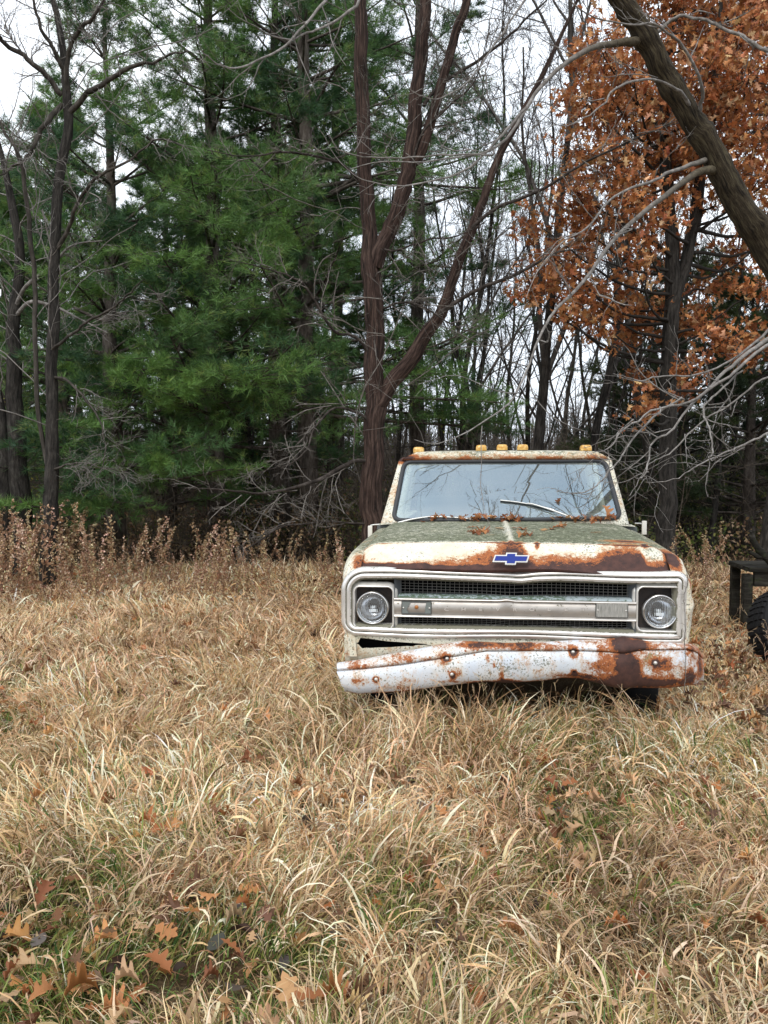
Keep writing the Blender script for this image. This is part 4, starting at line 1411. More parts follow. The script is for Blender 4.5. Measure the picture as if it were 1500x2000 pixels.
# loose bark strips on the trunk
ks = rng.integers(2, 44, 420)
P0 = main[0][0][ks]; R0 = main[1][0][ks]
ph = rng.uniform(0, 2 * np.pi, 420)
off = np.stack([np.cos(ph), np.sin(ph), np.zeros(420)], 1)
st, sr = curve(P0 + off * (R0 * 0.97)[:, None], nrm(np.array([0, 0, -1.0]) + 0.03 * off + 0.05 * rng.normal(size=(420, 3))), rng.uniform(0.08, 0.3, 420), rng.uniform(.002, .005, 420), 4, 0.06)
tubes(gb, st, sr, 3)
for P, R in br:
    tubes(gb, P + 0.02 * np.cumsum(rng.normal(size=P.shape) * 0.3, 1), R * 0.68, 6)
tree_obj(gb, 'limb', M_BARK_LIMB, t)
allP = [main, st2, st3, st4]
def rs(PR, n=30):
    P, R = PR
    i = np.linspace(0, P.shape[1] - 1, n)
    i0 = np.clip(i.astype(int), 0, P.shape[1] - 2); u = (i - i0)
    return P[:, i0] * (1 - u)[None, :, None] + P[:, i0 + 1] * u[None, :, None], R[:, i0] * (1 - u)[None] + R[:, i0 + 1] * u[None]
big = [rs(x, 30) for x in allP]
bP, bR = np.concatenate([x[0] for x in big]), np.concatenate([x[1] for x in big])
l1 = grow(bP, bR, 17, 0.12, 0.98, 1.0, 0.22, 0.28, 9, 0.20, (0, -0.02, -0.03), lmin=0.4, shape=0.3)
small = [rs(x, 20) for x in br]
sP, sR = np.concatenate([x[0] for x in small]), np.concatenate([x[1] for x in small])
l1b = grow(sP, sR, 15, 0.15, 0.98, 0.8, 0.32, 0.55, 9, 0.16, (0, 0, -0.01), lmin=0.2)
q1 = np.concatenate([l1[0], l1b[0]]), np.concatenate([l1[1], l1b[1]])
q1 = q1[0], np.clip(q1[1], 0.0018, 0.0055)
tubes(gt, *q1, 4)
l2 = grow(*q1, 6, 0.15, 0.95, 0.75, 0.45, 0.65, 7, 0.16, (0, 0, 0.0), lmin=0.12)
l2 = l2[0], np.clip(l2[1], 0.0014, 0.0032)
tubes(gt, *l2, 3)
l3 = grow(*l2, 3, 0.2, 0.95, 0.7, 0.5, 0.7, 5, 0.16, lmin=0.07)
tubes(gt, l3[0], np.clip(l3[1], 0.0012, 0.003), 3)
tree_obj(gt, 'twigs', M_TWIG2, t)

# ---------------------------------------------------------------- leaning tree at the right with drooping pale limbs
t = empty('leaning_tree', (5.0, 8.4, 0), label='big tree leaning in from the right edge with drooping pale grey limbs over the truck', cat='tree')
TY0 = 7.4
trunk = path3([(1860, 1480), (1790, 1120), (1700, 860), (1600, 660), (1500, 490), (1455, 415), (1412, 340), (1375, 270), (1345, 225), (1312, 170), (1285, 120), (1258, 70), (1228, 25), (1195, -25), (1120, -120), (1010, -260)], [7.8, 7.6, 7.3, 7.0], 80, [90, 72, 62, 57, 53, 50, 48, 46, 44, 42, 43, 41, 37, 34, 30, 20])
trunk = trunk_to_ground(trunk[0]), trunk[1]
g = Geo()
P, R = wobble(trunk[0], trunk[1], 0.05)
R = R * (1 + 0.03 * rng.normal(size=R.shape))
for kx in (0.31, 0.48, 0.60, 0.73, 0.80):
    R = R * (1 + 0.16 * np.exp(-((np.linspace(0, 1, 80) - kx) / 0.012) ** 2))[None]
tubes(g, P, R, 20, bump=0.035)
tree_obj(g, 'trunk', M_BARK_OLIVE, t)
dl = []
def D(pts, Y, w):
    P, R = path3(pts, Y, 34, w)
    o_ = np.array([0, 0, CAMZ]); q_ = (trunk[0][0] - o_) / trunk[0][0][:, 1:2]
    k = np.argmin(np.linalg.norm(q_ - (P[0, 0] - o_) / P[0, 0, 1], axis=1))
    a = trunk[0][0][k]
    if np.linalg.norm(a - P[0, 0]) < 1.0:
        dr = a[1] / P[0, 0, 1]
        P[0] = o_ + (P[0] - o_) * (1 + (dr - 1) * np.clip(1 - np.linspace(0, 1.15, 34), 0, 1))[:, None]
        P[0] += (a - P[0, 0]) * np.clip(1 - np.linspace(0, 6, 34), 0, 1)[:, None]
        R[0] *= 1 + 1.1 * np.exp(-np.linspace(0, 9, 34))
    dl.append((P, R))
D([(1262, 78), (1225, 80), (1180, 86), (1130, 108), (1090, 135), (1050, 175), (1025, 213), (1000, 246), (960, 281), (900, 296), (820, 306), (750, 304), (690, 320)], [7.1, 6.2], [17, 16, 15, 14, 12, 11, 10, 8, 7, 5, 4, 3, 2])
D([(1027, 210), (985, 260), (950, 300), (915, 330), (850, 356), (790, 364), (740, 360), (690, 330), (640, 260)], [6.5, 6.0], [9, 8, 7, 6, 5, 4, 3, 2, 2])
D([(1408, 332), (1370, 334), (1340, 353), (1290, 390), (1240, 425), (1200, 463), (1172, 500), (1150, 537), (1120, 572), (1100, 592), (1070, 636), (1040, 700), (1012, 768), (985, 802), (925, 842), (860, 874), (812, 866)], [7.0, 5.4], [16, 15, 15, 14, 13, 12, 11, 11, 10, 9, 8, 7, 6, 5, 4, 3, 2])
D([(1378, 316), (1325, 324), (1280, 345), (1200, 382), (1150, 440), (1100, 470), (1060, 520), (1030, 580)], [7.0, 6.0], [10, 9, 8, 7, 6, 4, 3, 2])
D([(1372, 235), (1372, 200), (1362, 150), (1330, 92), (1300, 62), (1262, 47), (1215, 50), (1150, 30), (1090, -20)], [7.0, 6.4], [9, 9, 8, 8, 7, 6, 5, 4, 3])
D([(1380, 235), (1350, 190), (1318, 168), (1280, 150), (1240, 149), (1200, 165), (1175, 200), (1140, 230), (1100, 236), (1060, 205)], [7.0, 6.2], [10, 9, 8, 7, 7, 6, 5, 4, 3, 2])
D([(1600, 600), (1500, 662), (1460, 686), (1415, 720), (1365, 770), (1300, 790), (1250, 811), (1210, 842), (1185, 882), (1150, 900)], [6.6, 5.2], [17, 14, 12, 10, 8, 7, 6, 5, 4, 2])
D([(1330, 778), (1280, 815), (1233, 857), (1205, 895), (1183, 922), (1150, 950), (1117, 963), (1083, 958)], [5.9, 5.0], [7, 6, 6, 5, 5, 4, 3, 2])
D([(1600, 640), (1500, 674), (1450, 715), (1420, 745), (1350, 795), (1300, 850), (1284, 858), (1268, 878), (1271, 902), (1265, 926), (1252, 931), (1232, 918), (1186, 886)], [6.4, 5.2], [13, 10, 9, 8, 7, 6, 6, 5, 5, 4, 3, 2, 2])
D([(1450, 724), (1400, 770), (1378, 800), (1388, 845), (1393, 886), (1384, 907), (1402, 910)], [6.2, 5.4], [6, 6, 6, 5, 5, 4, 2])
D([(1560, 560), (1500, 640), (1440, 700), (1380, 735), (1310, 740), (1250, 750), (1200, 745)], [6.8, 6.0], [9, 8, 7, 6, 5, 4, 2])
D([(1640, 760), (1500, 850), (1440, 880), (1400, 900), (1340, 935), (1290, 960), (1240, 960)], [6.6, 5.8], [8, 7, 6, 5, 4, 3, 2])
D([(1600, 700), (1500, 740), (1430, 790), (1360, 830), (1300, 880), (1260, 900), (1225, 960)], [6.3, 5.6], [7, 6, 5, 5, 4, 3, 2])
# upper limbs arching out of the top of the picture and back
D([(1120, -130), (900, -170), (740, -60), (690, 8), (640, 48), (600, 60), (565, 72), (520, 62), (480, 40), (440, 5)], [6.8, 6.0], [14, 12, 9, 8, 7, 6, 5, 4, 3, 2])
D([(900, -170), (740, -110), (650, -10), (620, 22), (585, 57), (545, 95), (500, 125), (450, 142), (410, 132), (380, 105), (368, 60)], [6.7, 5.6], [11, 10, 8, 8, 7, 7, 6, 5, 4, 3, 2])
D([(1030, -60), (1000, 40), (960, 110), (930, 150), (870, 180), (820, 170), (780, 100)], [6.8, 6.2], [5, 5, 5, 4, 4, 3, 2])
D([(640, 255), (660, 290), (700, 298), (780, 300), (860, 290), (950, 290), (965, 285)], [6.2, 6.3], [2, 3, 4, 4, 5, 5, 4])
D([(1300, 60), (1325, 30), (1400, 40), (1450, 65), (1500, 95), (1560, 130)], [7.0, 6.8], [8, 8, 9, 10, 11, 12])
gl_, gt = Geo(), Geo()
for P, R in dl:
    tubes(gl_, P + np.cumsum(rng.normal(size=P.shape) * 0.006, 1), R * 0.66, 7, rd=True)
# overhead limb that shows in the windshield
hub = np.array([[0.55, 4.35, 6.4]])
ov = [smooth_path(np.array([[3.2, 5.6, 6.2], [2.0, 4.4, 6.7], [0.9, 3.9, 6.6], [0.62, 4.25, 6.45]]), 20)]
tubes(gl_, ov[0], np.linspace(0.06, 0.035, 20), 7)
dd = []
for a in np.linspace(-1.25, 1.25, 9):
    dd.append([math.sin(a) * 1.3, math.cos(a) * 0.9, 0.12 * rng.normal()])
of = curve(np.repeat([[0.62, 4.25, 6.45]], 9, 0), nrm(np.array(dd)), rng.uniform(0.9, 1.5, 9), np.full(9, 0.020), 12, 0.10)
tubes(gl_, *of, 5)
of2 = curve(np.array([[2.6, 4.7, 6.45]] * 5), nrm(np.array([[-0.9, 0.5, 0.1], [-0.3, 0.9, 0], [0.2, 0.9, 0.1], [-1, 0.1, 0], [-0.6, .8, .1]])), rng.uniform(0.9, 1.7, 5), np.full(5, 0.014), 12, 0.10)
tubes(gl_, *of2, 5)
oo = np.concatenate([of[0], of2[0]]), np.concatenate([of[1], of2[1]])
oo = oo[0], oo[1] * 1.5
o2 = grow(*oo, 9, 0.15, 0.98, 0.7, 0.5, 0.55, 8, 0.12, lmin=0.2); tubes(gl_, *o2, 4)
o3 = grow(*o2, 4, 0.2, 0.98, 0.7, 0.5, 0.6, 6, 0.12, lmin=0.1); tubes(gl_, o3[0], np.clip(o3[1], 0.003, 1), 3)
tree_obj(gl_, 'limb', M_TWIG, t)
sm = [rs(x, 24) for x in dl]
sP, sR = np.concatenate([x[0] for x in sm]), np.concatenate([x[1] for x in sm])
l1 = grow(sP, sR, 9, 0.25, 0.98, 0.85, 0.20, 0.45, 9, 0.15, (0, 0, 0.03), lmin=0.25, shape=0.2)
l1 = l1[0], np.clip(l1[1], 0.0016, 0.0045)
tubes(gt, *l1, 4)
l2 = grow(*l1, 3, 0.2, 0.95, 0.8, 0.45, 0.7, 7, 0.18, (0, 0, .02), lmin=0.1)
tubes(gt, l2[0], np.clip(l2[1], 0.0012, 0.003), 3)
tree_obj(gt, 'twigs', M_TWIG, t)

# ---------------------------------------------------------------- bare trees at the left edge
t = empty('bare_tree', tuple(at(95, 1150, 10.5) * [1, 1, 0]), label='bare grey tree with crooked spreading limbs in front of the pines at the left', cat='tree')
Yl = 10.5
mains = [path3([(92, 1130), (96, 1040), (97, 950), (101, 850), (99, 750), (103, 650), (102, 580), (106, 500), (115, 350), (134, 250), (131, 190), (124, 100), (112, 30), (95, -30), (80, -120)], Yl, 50, [34, 29, 27, 25, 23, 22, 21, 20, 19, 18, 16, 13, 11, 9, 4]),
         path3([(122, 186), (90, 150), (55, 114), (30, 85), (12, 60), (-20, 30)], [Yl, 10], 24, [12, 11, 10, 9, 8, 5]),
         path3([(122, 205), (100, 235), (78, 268), (60, 300), (35, 325), (0, 350)], [Yl, 10], 24, [12, 11, 10, 8, 6, 3]),
         path3([(140, 222), (165, 195), (190, 180), (250, 150), (310, 124), (350, 112), (390, 120)], [Yl, 9.8], 26, [13, 12, 11, 9, 6, 4, 2]),
         path3([(133, 190), (140, 110), (165, 65), (190, 35), (215, -20)], [Yl, 10], 20, [12, 10, 9, 7, 4]),
         path3([(124, 160), (115, 110), (85, 50), (60, -20)], [Yl, 10.2], 20, [10, 9, 7, 5]),
         path3([(97, 960), (75, 760), (70, 560), (68, 450), (55, 345), (30, 285), (5, 235), (-20, 200)], [Yl, 10.2], 30, [9, 10, 10, 10, 9, 8, 6, 4]),
         path3([(103, 500), (140, 440), (165, 390), (200, 350), (260, 310), (320, 270), (380, 285)], [Yl, 9.5], 26, [10, 9, 8, 7, 5, 4, 2]),
         path3([(100, 735), (140, 745), (180, 790), (205, 830), (213, 880), (210, 915)], [Yl, 9.6], 24, [7, 6, 5, 4, 3, 2]),
         path3([(100, 690), (150, 650), (200, 620), (250, 590), (290, 560)], [Yl, 9.8], 24, [7, 6, 5, 4, 2]),
         path3([(98, 920), (140, 912), (190, 912), (260, 915)], [Yl, 9.8], 20, [5, 4, 3, 2])]
mains[0] = trunk_to_ground(mains[0][0]), mains[0][1]
g = Geo()
tubes(g, *wobble(*mains[0], 0.15), 12, bump=0.04)
tree_obj(g, 'trunk', M_BARK_DARK, t)
gb, gt = Geo(), Geo()
for P, R in mains[1:]:
    tubes(gb, P + np.cumsum(rng.normal(size=P.shape) * 0.012, 1), R * 0.9, 6)
tree_obj(gb, 'limb', M_BARK_GREY, t)
sm = [rs(x, 24) for x in mains]
sP, sR = np.concatenate([x[0] for x in sm]), np.concatenate([x[1] for x in sm])
l1 = grow(sP, sR, 17, 0.2, 0.98, 0.9, 0.26, 0.32, 9, 0.2, (0.01, -0.01, -0.01), lmin=0.4, shape=0.2)
l1 = l1[0], np.clip(l1[1], 0.002, 0.007)
tubes(gt, *l1, 4)
l2 = grow(*l1, 4, 0.15, 0.95, 0.75, 0.45, 0.65, 7, 0.16, lmin=0.14)
l2 = l2[0], np.clip(l2[1], 0.0016, 0.0035); tubes(gt, *l2, 3)
l3 = grow(*l2, 3, 0.2, 0.95, 0.7, 0.5, 0.7, 5, 0.16, lmin=0.09); tubes(gt, l3[0], np.clip(l3[1], 0.0014, 0.003), 3)
tree_obj(gt, 'twigs', M_TWIG, t)

t = empty('bare_tree', tuple(at(30, 1150, 11.5) * [1, 1, 0]), label='dark bare tree with a thick double trunk cut by the left edge', cat='tree')
mains = [path3([(38, 1130), (38, 1000), (32, 850), (25, 700), (28, 600), (40, 500), (20, 380), (-10, 250)], 11.5, 40, [40, 38, 34, 28, 22, 18, 14, 6]),
         path3([(22, 1130), (12, 1000), (8, 880), (-5, 760), (-30, 600)], 11.5, 30, [28, 26, 24, 20, 12]),
         path3([(30, 600), (50, 560), (100, 520), (140, 480), (200, 470)], [11.5, 10.8], 20, [9, 8, 6, 4, 2]),
         path3([(28, 620), (60, 590), (110, 600), (150, 620), (210, 650)], [11.5, 10.8], 20, [9, 8, 6, 4, 2])]
for k in (0, 1): mains[k] = trunk_to_ground(mains[k][0]), mains[k][1]
g = Geo()
for k in (0, 1): tubes(g, *wobble(*mains[k], 0.12), 10, bump=0.04)
tree_obj(g, 'trunk', M_BARK_DARK, t)
gt = Geo()
for k in (2, 3): tubes(gt, *mains[k], 5)
sm = [rs(x, 24) for x in mains]
sP, sR = np.concatenate([x[0] for x in sm]), np.concatenate([x[1] for x in sm])
l1 = grow(sP, sR, 16, 0.35, 0.98, 0.9, 0.28, 0.32, 9, 0.18, lmin=0.4, shape=0.2); l1 = l1[0], np.clip(l1[1], 0.0025, 0.01); tubes(gt, *l1, 4)
l2 = grow(*l1, 5, 0.15, 0.95, 0.8, 0.5, 0.65, 7, 0.2, lmin=0.14); tubes(gt, l2[0], np.clip(l2[1], 0.0018, 0.005), 3)
tree_obj(gt, 'twigs', M_TWIG, t)

# ---------------------------------------------------------------- white pines


def tufts(g, C, Dv, n, ln, wd, col, spread=0.55):
    """n needles at every centre"""
    B = len(C)
    d = nrm(Dv[:, None] + spread * rng.normal(size=(B, n, 3)))
    L = ln * rng.uniform(0.7, 1.2, (B, n, 1))
    sd = nrm(np.cross(d, rng.normal(size=d.shape))) * wd * 0.5
    base = C[:, None] + d * 0.01
    tip = base + d * L
    tip[..., 2] -= 0.12 * L[..., 0]
    V = np.stack([base - sd, base + sd, tip], 2).reshape(-1, 3)
    Fc = np.arange(B * n * 3).reshape(-1, 3)
    c = np.repeat(col, n * 3, 0) * np.repeat(rng.uniform(0.8, 1.25, (B * n, 1)), 3, 0)
    g.add(V, Fc, col=c)


def pine_mesh(H, rbase, z0, needle=0.14, nw=0.006, dens=1.0, tr=0.16, seed_limbs=(), top_thin=0.0, yellow=0.1, lean=(0, 0), shape=0.8, nn=12, gap=0.42, bare_low=True, tone=(1, 1, 1)):
    """returns (trunk geo, limb geo, needle geo) at the origin"""
    gt_, gl2, gn_ = Geo(), Geo(), Geo()
    n = 30
    z = np.linspace(-0.15, H, n)
    tp_ = np.stack([lean[0] * (z / H) ** 1.5 + 0.03 * np.sin(z * 1.3), lean[1] * (z / H), z], 1)
    rt = tr * (1 - 0.93 * np.clip(z / H, 0, 1)) + 0.01
    tubes(gt_, tp_, rt, 10, bump=0.03)
    P0, Dr, Ln = [], [], []
    zz = z0
    while zz < H - 0.2:
        k = int(rng.integers(4, 7))
        u = (zz - z0) / (H - z0)
        L = rbase * (1 - u) ** shape * (1 + 0.0 * u) + 0.35
        a0 = rng.uniform(0, 6.28)
        for j in range(k):
            if rng.random() < 0.10: continue
            a = a0 + 2 * np.pi * j / k + rng.normal() * 0.25
            el = 0.05 + 0.7 * u + rng.normal() * 0.10
            c = np.array([np.interp(zz, z, tp_[:, 0]), np.interp(zz, z, tp_[:, 1]), zz + rng.normal() * 0.05])
            P0.append(c); Dr.append([math.cos(a) * math.cos(el), math.sin(a) * math.cos(el), math.sin(el)]); Ln.append(L * rng.uniform(0.65, 1.15))
        zz += gap * rng.uniform(0.75, 1.2)
    for (a, zl, el, L) in seed_limbs:
        P0.append([np.interp(zl, z, tp_[:, 0]), np.interp(zl, z, tp_[:, 1]), zl]); Dr.append([math.cos(a) * math.cos(el), math.sin(a) * math.cos(el), math.sin(el)]); Ln.append(L)
    P0, Dr, Ln = np.array(P0), np.array(Dr), np.array(Ln)
    li = curve(P0, Dr, Ln, 0.008 + 0.011 * Ln, 10, 0.05, (0, 0, 0.0), 0.2)
    li[0][..., 2] += (0.06 * np.linspace(0, 1, 10) ** 2)[None] * Ln[:, None] - (0.05 * np.linspace(0, 1, 10))[None] * Ln[:, None]
    tubes(gl2, *li, 5)
    if bare_low:   # dead lower limbs
        nb_ = 14
        a = rng.uniform(0, 6.28, nb_); zl = rng.uniform(0.8, z0 + 0.8, nb_)
        bd = curve(np.stack([np.interp(zl, z, tp_[:, 0]), np.interp(zl, z, tp_[:, 1]), zl], 1), np.stack([np.cos(a), np.sin(a), rng.normal(size=nb_) * 0.15], 1), rng.uniform(0.8, 2.2, nb_), np.full(nb_, 0.014), 9, 0.08)
        tubes(gl2, *bd, 4)
        b2 = grow(*bd, 8, 0.2, 0.95, 0.9, 0.4, 0.5, 6, 0.12, flat=0.6, lmin=0.2); tubes(gl2, b2[0], np.clip(b2[1], 0.002, 1), 3)
    nk = max(5, int(13 * dens))
    s1 = grow(*li, nk, 0.36, 1.0, 0.85, 0.36, 0.5, 6, 0.06, (0, 0, 0.01), flat=0.97, lmin=0.24, shape=0.45)
    tubes(gl2, *s1, 3)
    s2 = grow(*s1, 5, 0.2, 0.98, 0.8, 0.5, 0.6, 4, 0.08, (0, 0, 0.06), flat=0.9, lmin=0.13)
    C, Dv, lim = [], [], []
    nl1 = len(s1[0])
    base_v = rng.random(len(li[0]))
    per = np.repeat(np.arange(len(li[0])), nk)
    for PR, idx in ((s1, per), (s2, np.repeat(per, 5)), (li, np.arange(len(li[0])))):
        P = PR[0]
        for f in ((1.0, 0.72, 0.45) if PR is not li else (1.0, 0.9)):
            k = min(int(round(f * (P.shape[1] - 1))), P.shape[1] - 1)
            C.append(P[:, k]); Dv.append(nrm(P[:, k] - P[:, k - 1]) + np.array([0, 0, 0.42])); lim.append(idx)
    C, Dv, lim = np.concatenate(C), nrm(np.concatenate(Dv)), np.concatenate(lim)
    keep = rng.random(len(C)) > top_thin * np.clip(C[:, 2] / H, 0, 1)
    C, Dv, lim = C[keep], Dv[keep], lim[keep]
    v = base_v[lim] ** 1.5 * 0.85 + rng.random(len(C)) * 0.22
    ca, cb, cc_ = np.array([0.026, 0.078, 0.038]), np.array([0.165, 0.305, 0.070]), np.array([0.26, 0.31, 0.08])
    col = ca + (cb - ca) * v[:, None]
    yl = (rng.random(len(C)) < yellow)[:, None]
    col = np.where(yl, 0.5 * col + 0.5 * cc_, col)
    tufts(gn_, C, Dv, nn, needle, nw, col * np.array(tone))
    return gt_, gl2, gn_


def pine(px, Y, label, group=None, rz=0, **kw):
    loc = at(px, 1100, Y)
    t = empty('pine_tree', (loc[0], loc[1], 0), rz, label=label, cat='tree', group=group)
    a, b, c = pine_mesh(**kw)
    a.build('trunk', M_BARK_PINE, t); b.build('limbs', M_BARK_PINE, t); c.build('crown', M_NEEDLE, t)
    return t


R_ = rad
S90 = -math.pi / 2      # azimuth towards the camera
pA = pine(225, 13.2, 'dense dark green pine with foliage down to the weeds at the left', H=8.9, rbase=2.5, z0=1.0, dens=1.0, top_thin=0.45, nw=0.007, gap=0.62,
          seed_limbs=[(S90 + 0.5, 1.5, 0.0, 2.2), (S90 + 0.2, 1.2, 0.05, 2.0), (S90 - 0.5, 1.6, 0.0, 2.2), (S90 + 1.0, 1.4, 0, 2.6), (S90 + 1.2, 2.6, 0, 2.7), (S90, 2.3, 0.0, 2.3), (S90 - .2, 1.9, 0, 2.2), (S90 + .4, 2.9, 0, 2.2), (S90 - .3, 3.3, 0, 2.2), (S90 + .1, 4.0, 0, 2.1), (S90 + .2, 4.8, 0.1, 2.0), (S90 - .2, 5.4, .1, 1.8), (S90, 6.0, .1, 1.7), (S90 + .3, 1.0, -.03, 2.0), (S90 - .2, 1.1, -.03, 2.2)])
pB = pine(420, 13.8, 'broad pine in the middle of the pine row with one bright low bough', H=13.5, rbase=2.7, z0=2.0, dens=1.0, nw=0.007, gap=0.72, top_thin=0.4,
          seed_limbs=[(S90 + 0.6, 2.5, 0.08, 3.0), (S90 + 0.35, 2.6, 0.08, 2.8), (S90 + 0.8, 2.45, 0.04, 3.2), (S90 + 0.1, 2.5, 0.05, 2.6), (S90 - 0.4, 2.7, 0.05, 2.5), (S90, 4.1, 0.05, 2.8), (S90 + .5, 4.2, 0.05, 2.8), (S90 + .1, 1.6, 0.0, 2.4), (S90 - .1, 3.3, 0, 2.6), (S90 + .3, 5.2, .05, 2.5), (S90 - .2, 6.3, .05, 2.3), (S90 + .1, 7.2, .1, 2.2), (S90 + .45, 2.55, 0.1, 3.2), (S90 + .55, 2.65, 0.1, 3.5), (S90 + .3, 2.6, 0.1, 3.3), (S90 + .7, 2.5, .1, 3.4)])
pC = pine(600, 13.6, 'tall straight pine with a dark bare lower trunk left of the forked tree', H=15, rbase=2.7, z0=3.6, dens=1.1, tr=0.17, nw=0.007, gap=0.75, top_thin=0.25,
          seed_limbs=[(S90 + 1.2, 2.9, 0.05, 2.4), (S90 + 0.7, 2.7, 0, 2.0), (0.0, 2.6, 0.0, 3.3), (0.15, 3.3, 0, 3.1), (-0.25, 2.75, 0.0, 3.2), (-0.1, 2.5, 0.0, 3.1), (-0.4, 3.2, 0, 3.0), (0.05, 6.3, 0.08, 3.4), (-0.2, 6.1, 0.05, 3.1), (0.2, 4.6, 0.0, 2.6), (-0.1, 7.2, 0.1, 2.8)])
pD = pine(545, 14.6, 'second dark pine trunk close behind the tall straight pine', H=12, rbase=2.0, z0=3.2, dens=0.8, tr=0.18, nw=0.009)
pE = pine(20, 17, 'lower pine seen through the bare limbs at the left edge', H=7.4, rbase=2.2, z0=1.6, dens=1.0, nw=0.010, needle=0.14, yellow=0.35)
pF = pine(130, 16.2, 'pine rising behind the bare grey tree at the left', H=8.6, rbase=1.5, z0=3.0, dens=0.9, top_thin=0.5, nw=0.009, needle=0.14, yellow=0.3)
pG = pine(330, 17, 'pine filling the gap between the two broad pines', H=8.0, rbase=2.4, z0=1.5, dens=1.0, nw=0.010, needle=0.14)
pH = pine(815, 15.5, 'ragged pine with separate boughs behind the forked tree', H=14, rbase=2.2, z0=2.5, dens=0.9, nw=0.008, needle=0.14, gap=1.25, shape=0.6)
pI = pine(660, 18, 'pine standing directly behind the forked tree', H=15, rbase=2.1, z0=3.5, dens=0.8, nw=0.010, needle=0.14, gap=0.7)
# shaded pines in the second row : copies
for src, px, Y, rz, sc, lb in ((pG, -120, 20, 2.0, 1.1, 'pine'), (pA, 160, 21, 1.0, 0.95, ''), (pG, 480, 20, 4.0, 1.15, ''), (pA, 560, 21, 3.0, 1.1, '')):
    o = copy_tree(src); l_ = at(px, 1100, Y); o.location = (l_[0], l_[1], 0); o.rotation_euler.z = rz; o.scale = (sc,) * 3
    tag(o, 'shaded pine in the second row behind the front pines', 'tree', 'second row of pines')
# dark cedars at the right
cd = pine(1330, 17, 'dark dead-looking cedar behind the truck at the right', H=5.6, rbase=2.6, z0=0.8, dens=0.9, nw=0.010, needle=0.10, gap=0.42, yellow=0.0, tone=(0.55, 0.42, 0.5))
for src, px, Y, rz, sc, lb in ((cd, 1240, 19, 2.0, 0.72, 'small dark cedar right of the cab among the bare trunks'), (cd, 1460, 15, 4.0, 0.85, 'dark cedar behind the old table at the right edge'), (cd, 1560, 19, 1.0, 1.0, 'dark cedar beyond the right edge')):
    o = copy_tree(src); l_ = at(px, 1100, Y); o.location = (l_[0], l_[1], 0); o.rotation_euler.z = rz; o.scale = (sc,) * 3
    tag(o, lb, 'tree')

# ---------------------------------------------------------------- oak with rust coloured leaves
oY = 11.5
t = empty('oak_tree', tuple(at(1308, 1150, oY) * [1, 1, 0]), label='oak still holding rust-orange leaves behind the leaning tree', cat='tree')
mains = [path3([(1300, 1140), (1302, 1000), (1306, 850), (1306, 700), (1316, 560), (1308, 430), (1298, 300), (1300, 150), (1320, 0), (1330, -200)], oY, 50, [46, 34, 32, 30, 28, 25, 22, 18, 12, 5]),
         path3([(1312, 600), (1345, 480), (1360, 390), (1385, 260), (1400, 120), (1410, -40)], oY, 30, [24, 23, 22, 18, 12, 5])]
mains[0] = trunk_to_ground(mains[0][0]), mains[0][1]
clusters = [(1180, 95, 60), (1240, 130, 70), (1150, 200, 55), (1220, 220, 70), (1300, 200, 80), (1140, 290, 50), (1200, 320, 65), (1290, 320, 70), (1120, 380, 50), (1180, 420, 60), (1260, 420, 60), (1340, 60, 80), (1420, 60, 80), (1480, 40, 70), (1380, 150, 80), (1460, 150, 80),
            (1400, 240, 70), (1480, 250, 70), (1350, 330, 60), (1490, 350, 60), (1440, 60, 60), (1050, 450, 38), (1070, 500, 40), (1130, 500, 45), (1060, 560, 40), (1110, 560, 55), (1160, 580, 55), (1210, 590, 50), (1260, 600, 50), (1300, 605, 35), (1100, 620, 35), (1170, 630, 45), (1240, 640, 40), (1030, 575, 30),
            (1350, 640, 38), (1400, 640, 40), (1430, 660, 45), (1490, 690, 45), (1380, 560, 35), (1480, 560, 35), (1440, 500, 40), (1340, 715, 35), (1330, 750, 30), (1250, 790, 35), (1280, 770, 30), (1240, 740, 18), (1500, 460, 50), (1300, 510, 40), (1240, 500, 40), (1330, 250, 60), (1440, 350, 40), (1550, 200, 90), (1560, 600, 60), (1600, 400, 90), (1380, -60, 90), (1480, -60, 90), (1280, -20, 60)]
gm_, gb, gt, gl2 = Geo(), Geo(), Geo(), Geo()
for P, R in mains: tubes(gm_, *wobble(P, R, 0.15), 10, bump=0.04)
tree_obj(gm_, 'trunk', M_BARK_DARK, t)
TP = mains[0][0][0]; T2 = mains[1][0][0]; allT = np.concatenate([TP[12:], T2[3:]])
clusters += [(a + rng.uniform(-45, 45), b + rng.uniform(-45, 45), c * 0.8) for a, b, c in clusters if b < 440 and a > 1160]
